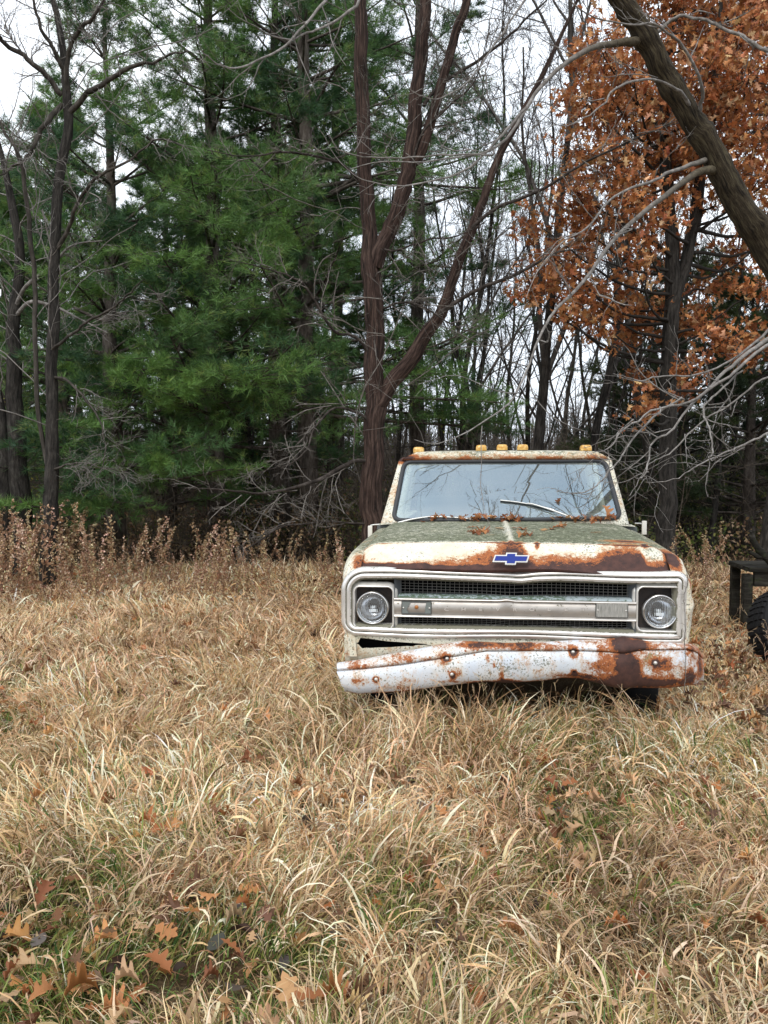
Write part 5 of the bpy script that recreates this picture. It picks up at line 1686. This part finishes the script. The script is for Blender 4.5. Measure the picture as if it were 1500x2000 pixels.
for (px, py, rr_) in clusters:
    Yc = oY + rng.uniform(-1.3, 1.5)
    c = at(px, py, Yc); r = rr_ * Yc / F
    # limb from the trunk below to the cluster
    dz = c[2] - allT[:, 2]; dh = np.hypot(allT[:, 0] - c[0], allT[:, 1] - c[1])
    k = np.argmin(np.abs(dz - 0.35 * dh) + 0.15 * dh)
    a = allT[k]
    mid = (a + c) / 2 + np.array([0, 0, -0.08 * np.linalg.norm(c - a)]) + rng.normal(size=3) * 0.08
    P = smooth_path(np.array([a, mid, c]), 16)[None]
    P = P + np.cumsum(rng.normal(size=P.shape) * 0.008, 1)
    R = np.linspace(0.018 + 0.006 * dh[k], 0.006, 16)[None]
    tubes(gb, P, R, 5)
    nt_ = max(5, int(28 * (r / 0.45) ** 1.5))
    d = nrm(rng.normal(size=(nt_, 3)) * [1, 1, .75])
    s = curve(c + 0.12 * r * d, d, r * rng.uniform(0.6, 1.6, nt_), np.full(nt_, 0.005), 6, 0.12)
    tubes(gt, s[0], np.clip(s[1], 0.002, 1), 3)
    nl = 9
    f = rng.integers(2, 6, (nt_, nl))
    C = s[0][np.arange(nt_)[:, None], f].reshape(-1, 3) + rng.normal(size=(nt_ * nl, 3)) * 0.06
    Dv = nrm(rng.normal(size=C.shape) + np.array([0, 0, -0.7])); Nn = rng.normal(size=C.shape)
    leaf_batch(gl2, C, Dv, Nn, rng.uniform(0.08, 0.155, len(C)), 0, pal(len(C), [(0.40, 0.15, 0.052), (0.50, 0.22, 0.085), (0.27, 0.095, 0.038), (0.62, 0.39, 0.21)], 0.2, [.38, .30, .2, .12]), 0.9)
tree_obj(gb, 'limb', M_BARK_DARK, t)
tree_obj(gt, 'twigs', M_TWIGD, t)
tree_obj(gl2, 'crown', M_LEAF, t)

# ---------------------------------------------------------------- bare trunks of the wood behind


def bare_mesh(H, r, fork=2, up=0.05, lv=3, dens=1.0):
    g1, g2 = Geo(), Geo()
    P, R = curve(np.array([[0, 0, -0.15]]), np.array([[0.02, 0, 1.0]]), np.array([H]), np.array([r]), 26, 0.045, (0, 0, 0.03), 0.12)
    tubes(g1, P, R, 8, bump=0.03)
    a = grow(P, R, int(6 * dens) + fork, 0.18, 0.95, 0.5, 0.52, 0.62, 16, 0.07, (0, 0, 0.05), lmin=0.8, shape=0.6)
    tubes(g2, *a, 5)
    b = grow(*a, 8, 0.12, 0.98, 0.6, 0.42, 0.5, 9, 0.10, (0, 0, 0.03), lmin=0.4)
    tubes(g2, *b, 4)
    c = grow(*b, 6, 0.15, 0.98, 0.6, 0.45, 0.5, 6, 0.12, lmin=0.2)
    tubes(g2, c[0], np.clip(c[1], 0.0035, 1), 3)
    if lv > 3:
        e = grow(*c, 3, 0.2, 0.98, 0.6, 0.5, 0.6, 4, 0.12, lmin=0.12); tubes(g2, e[0], np.clip(e[1], 0.0028, 1), 3)
    return g1, g2


bt_ = []
for i, (H, r, fk, dn) in enumerate([(12, 0.095, 2, 1.3), (11, 0.075, 2, 1.0), (13, 0.085, 3, 1.6), (9, 0.055, 2, 1.2)]):
    a, b = bare_mesh(H, r, fk, lv=4, dens=dn)
    t = empty('bare_tree', (0, 0, 0), cat='tree')
    a.build('trunk', M_BARK_DARK if i != 1 else M_BARK_GREY, t); b.build('branches', M_TWIGD, t)
    bt_.append(t)
spots = [(1041, 13.0, 0, 1.0, 'bare tree with a dark knotty trunk rising behind the right clearance lights'), (1143, 14.0, 2, 1.0, 'bare tree with upswept forks behind the right end of the cab roof'), (1092, 18, 1, 0.9, None), (870, 14.5, 3, 1.2, 'slim bare tree beside the ragged pine boughs behind the cab'),
         (940, 19, 1, 0.9, None), (985, 24, 3, 1.2, None), (1185, 17, 3, 1.0, None), (1010, 17, 3, 1.1, None), (1225, 23, 3, 1.3, None), (845, 21, 3, 1.3, None), (1115, 26, 3, 1.3, None), (905, 26, 1, 0.9, None),
         (1275, 15, 1, 1.0, 'bare tree just left of the orange oak trunk'), (1385, 14.5, 3, 1.1, 'bare tree just right of the orange oak trunk'), (1450, 18, 3, 1.05, None), (1345, 24, 1, 1.0, None),
         (1483, 11.5, 2, 0.9, 'dark bare tree behind the old table at the right edge'), (1580, 14, 0, 1.1, None), (1650, 18, 2, 1.1, None), (1750, 15, 1, 1.1, None), (480, 18, 1, 0.9, 'thin grey bare trunk between the pines'), (515, 17, 3, 1.0, None), (655, 16, 3, 1.0, None), (-60, 15, 3, 1.0, None), (-160, 16, 2, 1.1, None), (70, 26, 3, 1.0, None), (790, 15, 3, 0.9, None), (1070, 20, 3, 1.2, None), (960, 16, 3, 1.0, None), (1165, 21, 1, 0.8, None), (1250, 18, 3, 1.2, None), (1310, 17, 3, 1.1, None), (1410, 17, 3, 1.2, None), (900, 17, 3, 1.1, None)]
used = set()
for px, Y, k, sc, lb in spots:
    if k in used: o = copy_tree(bt_[k])
    else: o = bt_[k]; used.add(k)
    l_ = at(px, 1100, Y); o.location = (l_[0], l_[1], 0); o.rotation_euler = (rng.normal() * 0.03, rng.normal() * 0.04, rng.uniform(0, 6.28)); o.scale = (sc, sc, sc * rng.uniform(.9, 1.1))
    tag(o, lb or 'thin bare tree standing in the wood behind the truck and pines', 'tree', None if lb else 'bare trees of the wood behind')

# ---------------------------------------------------------------- thickets : dense brush below the trees (nobody could count it)
g = Geo()
nb_ = 2600
bx_ = rng.uniform(-20, 26, nb_); by_ = rng.uniform(13.5, 34, nb_)
keep = np.ones(nb_, bool)
bx_, by_ = bx_ * by_ / 20, by_
d = nrm(np.stack([rng.normal(size=nb_) * 0.65, rng.normal(size=nb_) * 0.65, np.ones(nb_)], 1))
s = curve(np.stack([bx_, by_, np.zeros(nb_)], 1), d, rng.uniform(1.2, 3.6, nb_) * (0.7 + by_ / 40), rng.uniform(0.005, 0.014, nb_), 9, 0.17, (0, 0, -0.05), 0.25)
tubes(g, *s, 3)
s2 = grow(*s, 8, 0.2, 0.98, 0.8, 0.45, 0.55, 6, 0.14, lmin=0.3); tubes(g, s2[0], np.clip(s2[1], 0.003, 1), 3)
s3 = grow(*s2, 3, 0.2, 0.98, 0.8, 0.5, 0.7, 4, 0.14, lmin=0.2, sel=rng.random(len(s2[0])) < 0.75); tubes(g, s3[0], np.clip(s3[1], 0.003, 1), 3)
g_brush = g
g = Geo()
n = 60000
y = rng.uniform(12.8, 24, n); x = rng.uniform(-0.65, 0.7, n) * y
hh = rng.random(n) ** 1.6 * (0.35 + 1.5 * vnoise(x, y, 1.6, 77) ** 2)
ok = (rng.random(n) < 0.25 + vnoise(x, y, 0.9, 78)); x, y, hh = x[ok], y[ok], hh[ok]; n = len(x)
cl = vnoise(x, y, 2.2, 79)[:, None]
c_ = np.where(cl > 0.52, pal(n, [(0.14, 0.17, 0.04), (0.24, 0.24, 0.07), (0.08, 0.11, 0.04)], .2), pal(n, [(0.26, 0.17, 0.09), (0.36, 0.25, 0.15), (0.15, 0.09, 0.05)], .2))
leaf_batch(g, np.stack([x, y, hh], 1), rng.normal(size=(n, 3)), rng.normal(size=(n, 3)) + [0, 0, .8], rng.uniform(.04, .10, n), 1, c_, .4)
tag(g.build('undergrowth', M_LEAF), 'low olive and tan undergrowth on the floor of the wood', 'undergrowth', kind='stuff')
g = g_brush
tag(g.build('brush', M_BRUSH), 'tangled leafless brush filling the wood under the trees', 'undergrowth', kind='stuff')
# far wood closing the view
g = Geo()
nb_ = 2200
by_ = rng.uniform(30, 62, nb_); bx_ = rng.uniform(-0.75, 0.75, nb_) * by_
s = curve(np.stack([bx_, by_, np.zeros(nb_)], 1), nrm(np.stack([rng.normal(size=nb_) * 0.08, rng.normal(size=nb_) * 0.08, np.ones(nb_)], 1)), rng.uniform(1.8, 5.2, nb_), rng.uniform(0.03, 0.08, nb_), 7, 0.04, (0, 0, 0.02), 0.3)
tubes(g, *s, 4)
s2 = grow(*s, 9, 0.1, 0.98, 0.6, 0.35, 0.45, 5, 0.1, (0, 0, 0.03), lmin=0.8); tubes(g, s2[0], np.clip(s2[1], 0.008, 1), 3)
s3 = grow(*s2, 3, 0.2, 0.98, 0.7, 0.5, 0.6, 4, 0.1, lmin=0.4, sel=rng.random(len(s2[0])) < 0.6); tubes(g, s3[0], np.clip(s3[1], 0.007, 1), 3)
tag(g.build('far_woods', M_TWIGD), 'far leafless woods closing the view behind the trees', 'woods', kind='stuff')
# leafy yellow-green understory bushes
for i, (px, py, Y, r, lb) in enumerate([(520, 960, 17, 0.9, 'yellow-green leafy bush under the pines beside the dark trunks'), (470, 1010, 16, 0.6, 'low yellow-green bush under the broad pine'), (60, 850, 15, 0.7, 'yellow-green leafy bush between the two bare trees at the left'),
                         (1440, 870, 16, 0.7, 'yellow-green bush behind the drooping twigs at the right'), (820, 880, 16, 0.5, 'small yellow-green bush left of the cab roof'), (650, 1010, 16, 0.6, 'green bush in the shade left of the forked tree'), (440, 930, 19, 1.0, 'tall olive bush deep in the wood behind the broad pine'), (560, 900, 18, 1.0, 'olive bush between the dark pine trunk and the forked tree'), (1360, 930, 18, 1.0, 'olive-brown bush in the dark brush right of the cab')]):
    c = at(px, py, Y)
    t = empty('leafy_bush', (c[0], c[1], 0), label=lb, cat='bush')
    gs, gf = Geo(), Geo()
    nst = 16
    d = nrm(np.stack([rng.normal(size=nst) * .35, rng.normal(size=nst) * .35, np.ones(nst)], 1))
    s = curve(np.zeros((nst, 3)) + [0, 0, 0], d, np.full(nst, c[2] + r) * rng.uniform(.7, 1.1, nst), np.full(nst, .010), 10, .08)
    tubes(gs, *s, 3)
    s2 = grow(*s, 14, 0.3, 1.0, 0.9, 0.3, 0.5, 5, 0.12, lmin=0.25); tubes(gs, *s2, 3)
    C = s2[0][:, 1:].reshape(-1, 3); C = C[rng.random(len(C)) < 0.8]
    leaf_batch(gf, C + rng.normal(size=C.shape) * .04, rng.normal(size=C.shape), rng.normal(size=C.shape), rng.uniform(.05, .09, len(C)), 1, pal(len(C), [(0.16, 0.19, 0.03), (0.25, 0.25, 0.05), (0.09, 0.13, 0.03)], .15), .3)
    gs.build('stems', M_TWIGD, t); gf.build('leaves', M_LEAF, t)

# ================================================================== grass


def in_truck(x, y, pad=0.0):
    lx_ = (x - TX) * cT - (y - TY) * sT
    ly_ = (x - TX) * sT + (y - TY) * cT
    return (np.abs(lx_) < 0.95 + pad) & (ly_ > 0.22 - pad) & (ly_ < 5.4 + pad)


def green_map(x, y):
    v = np.zeros_like(x)
    for px, py, r, s in ((60, 1370, 0.9, .8), (1180, 1640, 0.35, .9), (1120, 1600, .3, .6), (350, 1900, 0.5, .9), (150, 1870, .4, .8), (900, 1900, .25, .6), (700, 1390, .25, .7), (1400, 1450, .5, .5), (1100, 1470, .4, .5), (550, 1960, .4, .8), (60, 1950, .3, .6), (1150, 1400, .5, .4), (250, 1640, .35, .5), (900, 1750, .3, .5), (1350, 1600, .4, .6), (100, 1780, .3, .7), (1250, 1900, .3, .5), (700, 1850, .3, .6)):
        d = 1.5 / max((py - 919) / F, 1e-3); X = (px - 750) / F * d
        v += s * np.exp(-((x - X) ** 2 + (y - d) ** 2) / r ** 2)
    v = v * np.clip(2.2 * vnoise(x, y, 0.28, 23) - 0.35, 0, 1.2)
    return np.clip(v + 0.5 * np.clip(vnoise(x, y, 0.6, 21) - 0.62, 0, 1), 0, 1)


def short_map(x, y):
    v = 0.9 * np.exp(-((x - 2.9) / 0.9) ** 2 - ((y - 6.6) / 1.3) ** 2) + 0.8 * np.exp(-((x - 2.2) / 0.5) ** 2 - ((y - 5.0) / 1.3) ** 2)
    return np.clip(v, 0, 0.9)


def blades(g, n, y0, y1, wmul, segs, hmul=1.0, side=1.0):
    y = np.sqrt(rng.uniform(y0 ** 2, y1 ** 2, n))
    x = rng.uniform(-0.62, 0.62, n) * y * side + rng.uniform(-0.4, 0.4, n)
    # tussocks
    cl = vnoise(x, y, 0.16, 31) * 0.6 + vnoise(x, y, 0.5, 32) * 0.4
    gm_ = green_map(x, y); sh = short_map(x, y)
    keep = (rng.random(n) < 0.15 + 1.3 * cl) & ~in_truck(x, y) & (rng.random(n) > 0.5 * gm_) & (rng.random(n) > 0.7 * sh)
    sh = sh[keep]
    x, y, cl, gm_ = x[keep], y[keep], cl[keep], gm_[keep]
    m = len(x)
    isg = rng.random(m) < (0.045 + 0.68 * gm_ + 0.05 * (y < 5))
    L = np.clip(rng.gamma(6, 1 / 6, m), 0.3, 1.7) * (0.085 + 0.20 * cl) * hmul * (1 - 0.5 * sh) * (1 + 0.75 * np.exp(-((y - (4.45 - (x - TX) * 0.115)) / 0.38) ** 2) * (np.abs(x - TX) < 1.15))
    L *= np.where(isg, 0.75, 1.0) * (1 - 0.35 * gm_)
    # lean heading coherent inside a tussock
    hd = 6.28 * vnoise(x, y, 0.7, 41) * 1.3 + 2.2 * (vnoise(x, y, 0.12, 42) - 0.5) + rng.normal(size=m) * 0.9
    e0 = rng.uniform(0.9, 1.5, m)                     # start elevation
    curl = rng.gamma(3, 1 / 3, m) * np.where(isg, 1.2, 3.0)   # total bend in radians
    w = np.clip(rng.gamma(3.5, 1 / 3.5, m), 0.2, 2.2) * 0.0033 * wmul * np.where(isg, 0.8, 1)
    th = rng.normal(size=m) * 0.9                      # blade twist
    P = np.zeros((m, segs + 1, 3)); P[:, 0] = np.stack([x, y, gz(x, y) - 0.01], 1)
    hdx = hd.copy()
    Tn = []
    for k in range(segs):
        e = e0 - curl * ((k + 0.5) / segs) ** 1.9
        hdx = hdx + rng.normal(size=m) * 0.28
        dv = np.stack([np.cos(hdx) * np.cos(e), np.sin(hdx) * np.cos(e), np.sin(e)], 1)
        P[:, k + 1] = P[:, k] + dv * (L / segs)[:, None]
    P[..., 2] = np.maximum(P[..., 2], 0.006 + gz(P[..., 0], P[..., 1]) * 0 - 0.02)
    sdv = np.stack([-np.sin(hd + th), np.cos(hd + th), 0.25 * rng.normal(size=m)], 1)
    prof_w = np.interp(np.linspace(0, 1, segs + 1), [0, 0.3, 0.75, 1.0], [0.7, 1.0, 0.75, 0.06])
    A = P[:, :, None, :] + np.array([-1, 1])[None, None, :, None] * (sdv[:, None, None, :] * w[:, None, None, None] * prof_w[None, :, None, None])
    f = grid_faces(segs + 1, 2)
    Fa = (f[None] + (np.arange(m) * (segs + 1) * 2)[:, None, None]).reshape(-1, 4)
    pink = vnoise(x, y, 1.8, 51)[:, None]
    straw = pal(m, [(0.70, 0.51, 0.32), (0.92, 0.78, 0.58), (0.38, 0.255, 0.14), (0.60, 0.42, 0.24), (0.16, 0.095, 0.045)], 0.12, [.26, .26, .16, .17, .15])
    straw = straw * np.array([1.06, 0.985, 0.91]) * (0.50 + 0.98 * (0.55 * vnoise(x, y, 0.22, 91) + 0.45 * vnoise(x, y, 0.9, 92)))[:, None] * (1 + 0.2 * (pink - 0.5) * np.array([1, .5, .7]))
    grn = pal(m, [(0.13, 0.20, 0.035), (0.24, 0.27, 0.07), (0.08, 0.15, 0.04), (0.36, 0.33, 0.11)], 0.15)
    col = np.where(isg[:, None], grn, straw)
    g.add(A.reshape(-1, 3), Fa, col=np.repeat(np.clip(col, 0.01, 0.9), (segs + 1) * 2, 0))


g = Geo()
blades(g, 66000, 1.9, 3.6, 0.95, 7)
blades(g, 30000, 1.9, 3.6, 0.45, 7, 1.1)
blades(g, 115000, 3.6, 6.0, 1.0, 6)
blades(g, 30000, 3.6, 6.0, 0.5, 6, 1.2)
blades(g, 170000, 6.0, 9.0, 1.2, 4)
blades(g, 110000, 9.0, 13.0, 1.6, 4, 0.95)
tag(g.build('grass', M_GRASS, smooth=True), 'tall dry straw coloured grass with some green blades', 'grass', kind='stuff')

# sparse tall seed-headed stems in front of the bumper and through the field
g = Geo()
n = 900
y = rng.uniform(2.2, 9, n); x = rng.uniform(-0.6, 0.6, n) * y
yb2 = np.full(110, 4.40) + rng.normal(size=110) * 0.12; xb2 = rng.uniform(-0.5, 1.9, 110)
x = np.concatenate([x, xb2]); y = np.concatenate([y, yb2 - (xb2 - TX) * 0.115])
ok = ~in_truck(x, y, 0.3); x, y = x[ok], y[ok]; n = len(x)
d = nrm(np.stack([rng.normal(size=n) * .45, rng.normal(size=n) * .35, np.ones(n)], 1))
s = curve(np.stack([x, y, gz(x, y)], 1), d, rng.uniform(0.22, 0.50, n), np.full(n, 0.0011), 7, 0.14, (0, 0, -0.06), .5)
tubes(g, *s, 3, col=pal(n, [(0.55, 0.40, 0.24), (0.45, 0.30, 0.17)], .1))
s2 = grow(*s, 6, 0.72, 1.0, 0.5, 0.13, 0.9, 3, 0.1, (0, 0, -0.1), lmin=.03)
tubes(g, s2[0], np.clip(s2[1], .0012, 1) * 1.2, 3, col=pal(len(s2[0]), [(0.60, 0.44, 0.28)], .1))
tag(g.build('seed_stems', M_GRASS), 'thin seed-headed stems standing above the dry grass', 'grass', kind='stuff')

# ---------------------------------------------------------------- leaf litter
g = Geo()
n = 8000
y = np.sqrt(rng.uniform(1.6 ** 2, 12 ** 2, n)); x = rng.uniform(-0.6, 0.6, n) * y
w = 0.9 * green_map(x, y) + 0.1 * (y < 4) + short_map(x, y) + 0.3 * (x > 1.9) * (y > 4) + 0.2 * vnoise(x, y, .5, 61) + 0.15
ok = (rng.random(n) < w * 1.2) & ~in_truck(x, y, -0.1); x, y = x[ok], y[ok]; n = len(x)
Nn = nrm(np.stack([rng.normal(size=n) * .45, rng.normal(size=n) * .45, np.ones(n)], 1))
D_ = rng.normal(size=(n, 3)); D_[:, 2] *= 0.2
leaf_batch(g, np.stack([x, y, gz(x, y) + rng.uniform(0.01, 0.12, n)], 1), D_, Nn, rng.uniform(0.05, 0.115, n), 0, pal(n, [(0.36, 0.13, 0.045), (0.48, 0.23, 0.09), (0.22, 0.09, 0.04), (0.50, 0.33, 0.18), (0.14, 0.07, 0.04)], .2), 1.3)
n2 = n // 2
i = rng.choice(n, n2, replace=False)
leaf_batch(g, np.stack([x[i] + rng.normal(size=n2) * .1, y[i] + rng.normal(size=n2) * .1, rng.uniform(0.01, 0.05, n2)], 1), D_[:n2], Nn[:n2], rng.uniform(0.06, 0.11, n2), 1, pal(n2, [(0.075, 0.055, 0.045), (0.13, 0.105, 0.095), (0.05, 0.03, 0.022), (0.24, 0.15, 0.09)], .2), .9)
tag(g.build('leaf_litter', M_LEAF), 'fallen brown and orange leaves lying between the grass blades', 'fallen leaves', kind='stuff')
# conspicuous fallen oak leaves in the foreground
FL = [(567, 1962, 1.5, 'pale orange oak leaf lying flat at the bottom edge, left of centre', 0.4), (605, 1968, 1.3, 'orange oak leaf at the bottom edge beside the pale one', 2.0), (308, 1898, 1.3, 'deep orange oak leaf on dark wet leaves at the bottom left', 1.0), (85, 1955, 1.1, 'brown-orange oak leaf at the bottom left corner', 2.6), (82, 1755, 1.2, 'light tan oak leaf lying on the grass at the left edge', 0.2), (435, 1975, 1.2, 'tan oak leaf at the bottom edge below the dark wet leaves', 3.0), (450, 1865, .9, 'small orange oak leaf beside green grass blades, lower left', 1.3),
      (1112, 1540, 1.0, 'orange oak leaf below the bumper at the right', 5.0), (1000, 1835, 1.2, 'orange oak leaf standing in the grass at the lower centre right', 1.7), (1075, 1540, 1.0, 'small orange oak leaf left of another below the bumper', .7), (1100, 1690, 1.0, 'orange oak leaf in the green patch at the right', 2.0), (1260, 1720, 1.2, 'large tan-orange oak leaf right of the green patch', 4.0)]
for px, py, sc, lb, rz in FL:
    z = 0.07
    d = (CAMZ - z) / ((py - 919) / F) ; d = d * 1.0
    # exact intersection with the plane z
    dirv = at(px, py, 1.0) - np.array([0, 0, CAMZ]); tt = (CAMZ - z) / -dirv[2]
    p = np.array([0, 0, CAMZ]) + dirv * tt
    put_leaf((p[0], p[1], z + 0.02), rz, rng.uniform(0.1, .5), sc * 0.85, lb, None, rng.uniform(-.4, .4))

# ---------------------------------------------------------------- tall dry weeds at the field edge
wm = []
for i in range(10):
    g = Geo()
    H = 1.0; ft = rng.uniform(.3, .62); fl = rng.uniform(.10, .22); tint = np.array([1, rng.uniform(.9, 1.15), rng.uniform(.9, 1.1)]) * rng.uniform(.85, 1.35)
    s = curve(np.array([[0, 0, -0.02]]), nrm(np.array([[rng.normal() * .08, rng.normal() * .08, 1]])), np.array([H]), np.array([0.004]), 12, 0.09, (0, 0, .01), .4)
    tubes(g, *s, 4, col=np.array([[0.22, 0.13, 0.08]]))
    b = grow(*s, int(rng.integers(12, 30)), ft, 1.0, rng.uniform(.4, .9), fl, 0.5, 6, 0.08, (0.0, 0, -0.03), lmin=.035, shape=.85)
    tubes(g, b[0], np.clip(b[1], .0012, 1), 3, col=np.tile([[0.30, 0.17, 0.10]], (len(b[0]), 1)))
    C = b[0][:, 1:].reshape(-1, 3); C = C + rng.normal(size=C.shape) * .006
    leaf_batch(g, C, rng.normal(size=C.shape) + [0, 0, -.6], rng.normal(size=C.shape), rng.uniform(.016, .040, len(C)), 1, pal(len(C), [(0.54, 0.38, 0.24), (0.72, 0.56, 0.40), (0.38, 0.22, 0.12)], .15) * tint, .3)
    C = s[0][0, 2:10]; C = np.repeat(C, 3, 0)
    leaf_batch(g, C + rng.normal(size=C.shape) * .02, rng.normal(size=C.shape) + [0, 0, -.8], rng.normal(size=C.shape), rng.uniform(.04, .07, len(C)), 1, pal(len(C), [(0.30, 0.17, 0.10)], .15), .8)
    wm.append(g.build('tall_weed', M_LEAF))
k = 0
WD = []
for i in range(210):
    px = (-90 + 590 * rng.random() ** 1.4) if i < 165 else rng.uniform(380, 700)
    WD.append((px, rng.uniform(8.6, 11.6), 'L'))
for px, hh in ((265, 1.3), (185, 1.15), (330, 1.1), (490, 1.15), (560, 1.05), (640, 1.05), (860, 1), (20, 1.2), (40, 1.15), (1130, 1)): 
    if px < 700: WD.append((px, 10.2, 'H'))
for i in range(26): WD.append((rng.uniform(1240, 1440), rng.uniform(9.5, 12), 'R'))
for px, Y, z in WD:
    o = wm[k] if k < 10 else wm[rng.integers(10)].copy()
    if k >= 10: COL.objects.link(o)
    k += 1
    l_ = at(px, 1100, Y)
    sc = (0.4 + 0.65 * rng.random() ** 1.3) * (1.0 if px < 480 else 0.85) + (0.15 if z == 'H' else 0)
    if z == 'L' and px < 160: sc += 0.26
    o.location = (l_[0], l_[1], 0); o.rotation_euler = (rng.normal() * .14, rng.normal() * .14, rng.uniform(0, 6.28)); o.scale = (sc * 1.05, sc * 1.05, sc)
    if z == 'R': tag(o, 'tall dry tan weed at the field edge right of the truck', 'weed', 'tall weeds right of the truck')
    else: tag(o, 'tall dry reddish-brown plumed weed at the field edge before the pines', 'weed', 'tall weeds in front of the pines')

# ================================================================== old table, tyre, dead branch at the right edge
M_WOOD = mat('rotten_wood', (0.05, 0.045, 0.035), 0.9, spec=0.2)
q = NT(M_WOOD)
wn_ = q.noise(1, 6, .7, sc=(3, 30, 30))
wc = q.ramp(wn_, [(0.3, (0.006, 0.006, 0.005)), (0.5, (0.02, 0.018, 0.014)), (0.72, (0.06, 0.055, 0.045))])
wc = q.mix(q.step(q.noise(14, 5, .7), .55, .7), wc, (0.035, 0.042, 0.018))
q.set('Base Color', wc); q.bump(wn_, .8, .01)
tb = empty('wooden_table', tuple(at(1540, 1150, 7.6) * [1, 1, 0]), rad(-4), label='dark rotting wooden table with a square post leg at the right edge', cat='table')


def pl(name, *bx):
    g = Geo()
    for b in bx: box(g, *b)
    for i_, a in enumerate(g.v): a += rng.normal(size=a.shape) * 0.0025
    return g.build(name, M_WOOD, tb, smooth=False)


X0 = at(1437, 1107, 7.6)[0] - at(1520, 1150, 7.6)[0]
pl('tabletop', ((X0, -0.12, 0.625), (X0 + 1.6, 0.07, 0.668), 0.006), ((X0 - 0.01, 0.08, 0.628), (X0 + 1.62, 0.27, 0.672), 0.006), ((X0 + .01, 0.28, 0.622), (X0 + 1.6, 0.47, 0.668), 0.006))
pl('apron', ((X0 + 0.06, -0.08, 0.49), (X0 + 1.5, -0.045, 0.622), 0.004))
for lx_, ly_ in ((X0 - 0.04, -0.10), (X0 + 1.45, -0.10), (X0 + 0.02, 0.38), (X0 + 1.45, 0.38)):
    pl('leg', ((lx_, ly_, -0.05), (lx_ + 0.08, ly_ + 0.08, 0.60 if ly_ < 0 else 0.62), 0.006))
pl('stretcher', ((X0 + 0.16, 0.10, 0.30), (X0 + 1.2, 0.20, 0.33), 0.004))
g = Geo()
lathe(g, [(0.20, -0.10), (0.28, -0.115), (0.33, -0.10), (0.35, -0.04), (0.35, 0.04), (0.33, 0.10), (0.28, 0.115), (0.20, 0.10), (0.2, -0.10)], (0, 0, 0), 'y', 44)
for a_ in np.linspace(0, 2 * np.pi, 40, endpoint=False):
    for yy_ in (-0.07, -0.025, 0.025, 0.07):
        Mx = Matrix.Rotation(a_, 4, 'Y') @ Matrix.Translation((0.349 if abs(yy_) < .05 else 0.343, yy_, 0.0))
        box(g, (-0.008, -0.018, -0.018), (0.010, 0.018, 0.018), 0, Mx)
ty = g.build('old_tyre', M_TYRE, smooth=False)
p = at(1548, 1200, 6.6)
ty.location = (p[0], p[1], 0.26); ty.rotation_euler = (rad(-22), rad(10), rad(12))
tag(ty, 'worn black tyre leaning in the weeds under the table at the right edge', 'tyre')
g = Geo()
db = [path3([(1560, 1150), (1500, 1092), (1480, 1070), (1466, 1042), (1470, 1036)], 7.5, 20, [22, 18, 13, 10, 4]), path3([(1540, 1098), (1500, 1088), (1480, 1086), (1464, 1078)], 7.5, 12, [12, 12, 10, 7]), path3([(1500, 1092), (1510, 1050), (1500, 1010), (1512, 985)], 7.5, 12, [10, 8, 5, 3])]
for P, R in db: tubes(g, *wobble(P, R, .15), 8, bump=.06)
tag(g.build('dead_branch', M_WOOD), 'broken forked dead branch lying on the old table', 'branch')
# dry vine creeping up the right fender
g = Geo()
def vp(px, py, yl=-0.13):
    return Wt(U(px, py, yl))
vn = smooth_path(np.array([vp(1337, 1352), vp(1339, 1300), vp(1337, 1255), vp(1338, 1200), vp(1336, 1165, -0.03), vp(1344, 1135, -0.01), vp(1340, 1112, 0.0)]), 40)
tubes(g, vn + rng.normal(size=vn.shape) * .0015, np.full(40, .0022), 4)
c1 = grow(vn[None], np.full((1, 40), .002), 26, .05, .98, 1.1, .07, .6, 5, .25, lmin=.04); tubes(g, *c1, 3)
tag(g.build('dry_vine', M_TWIG2), 'thin dry vine with hooked twigs climbing the crumpled fender corner', 'vine')
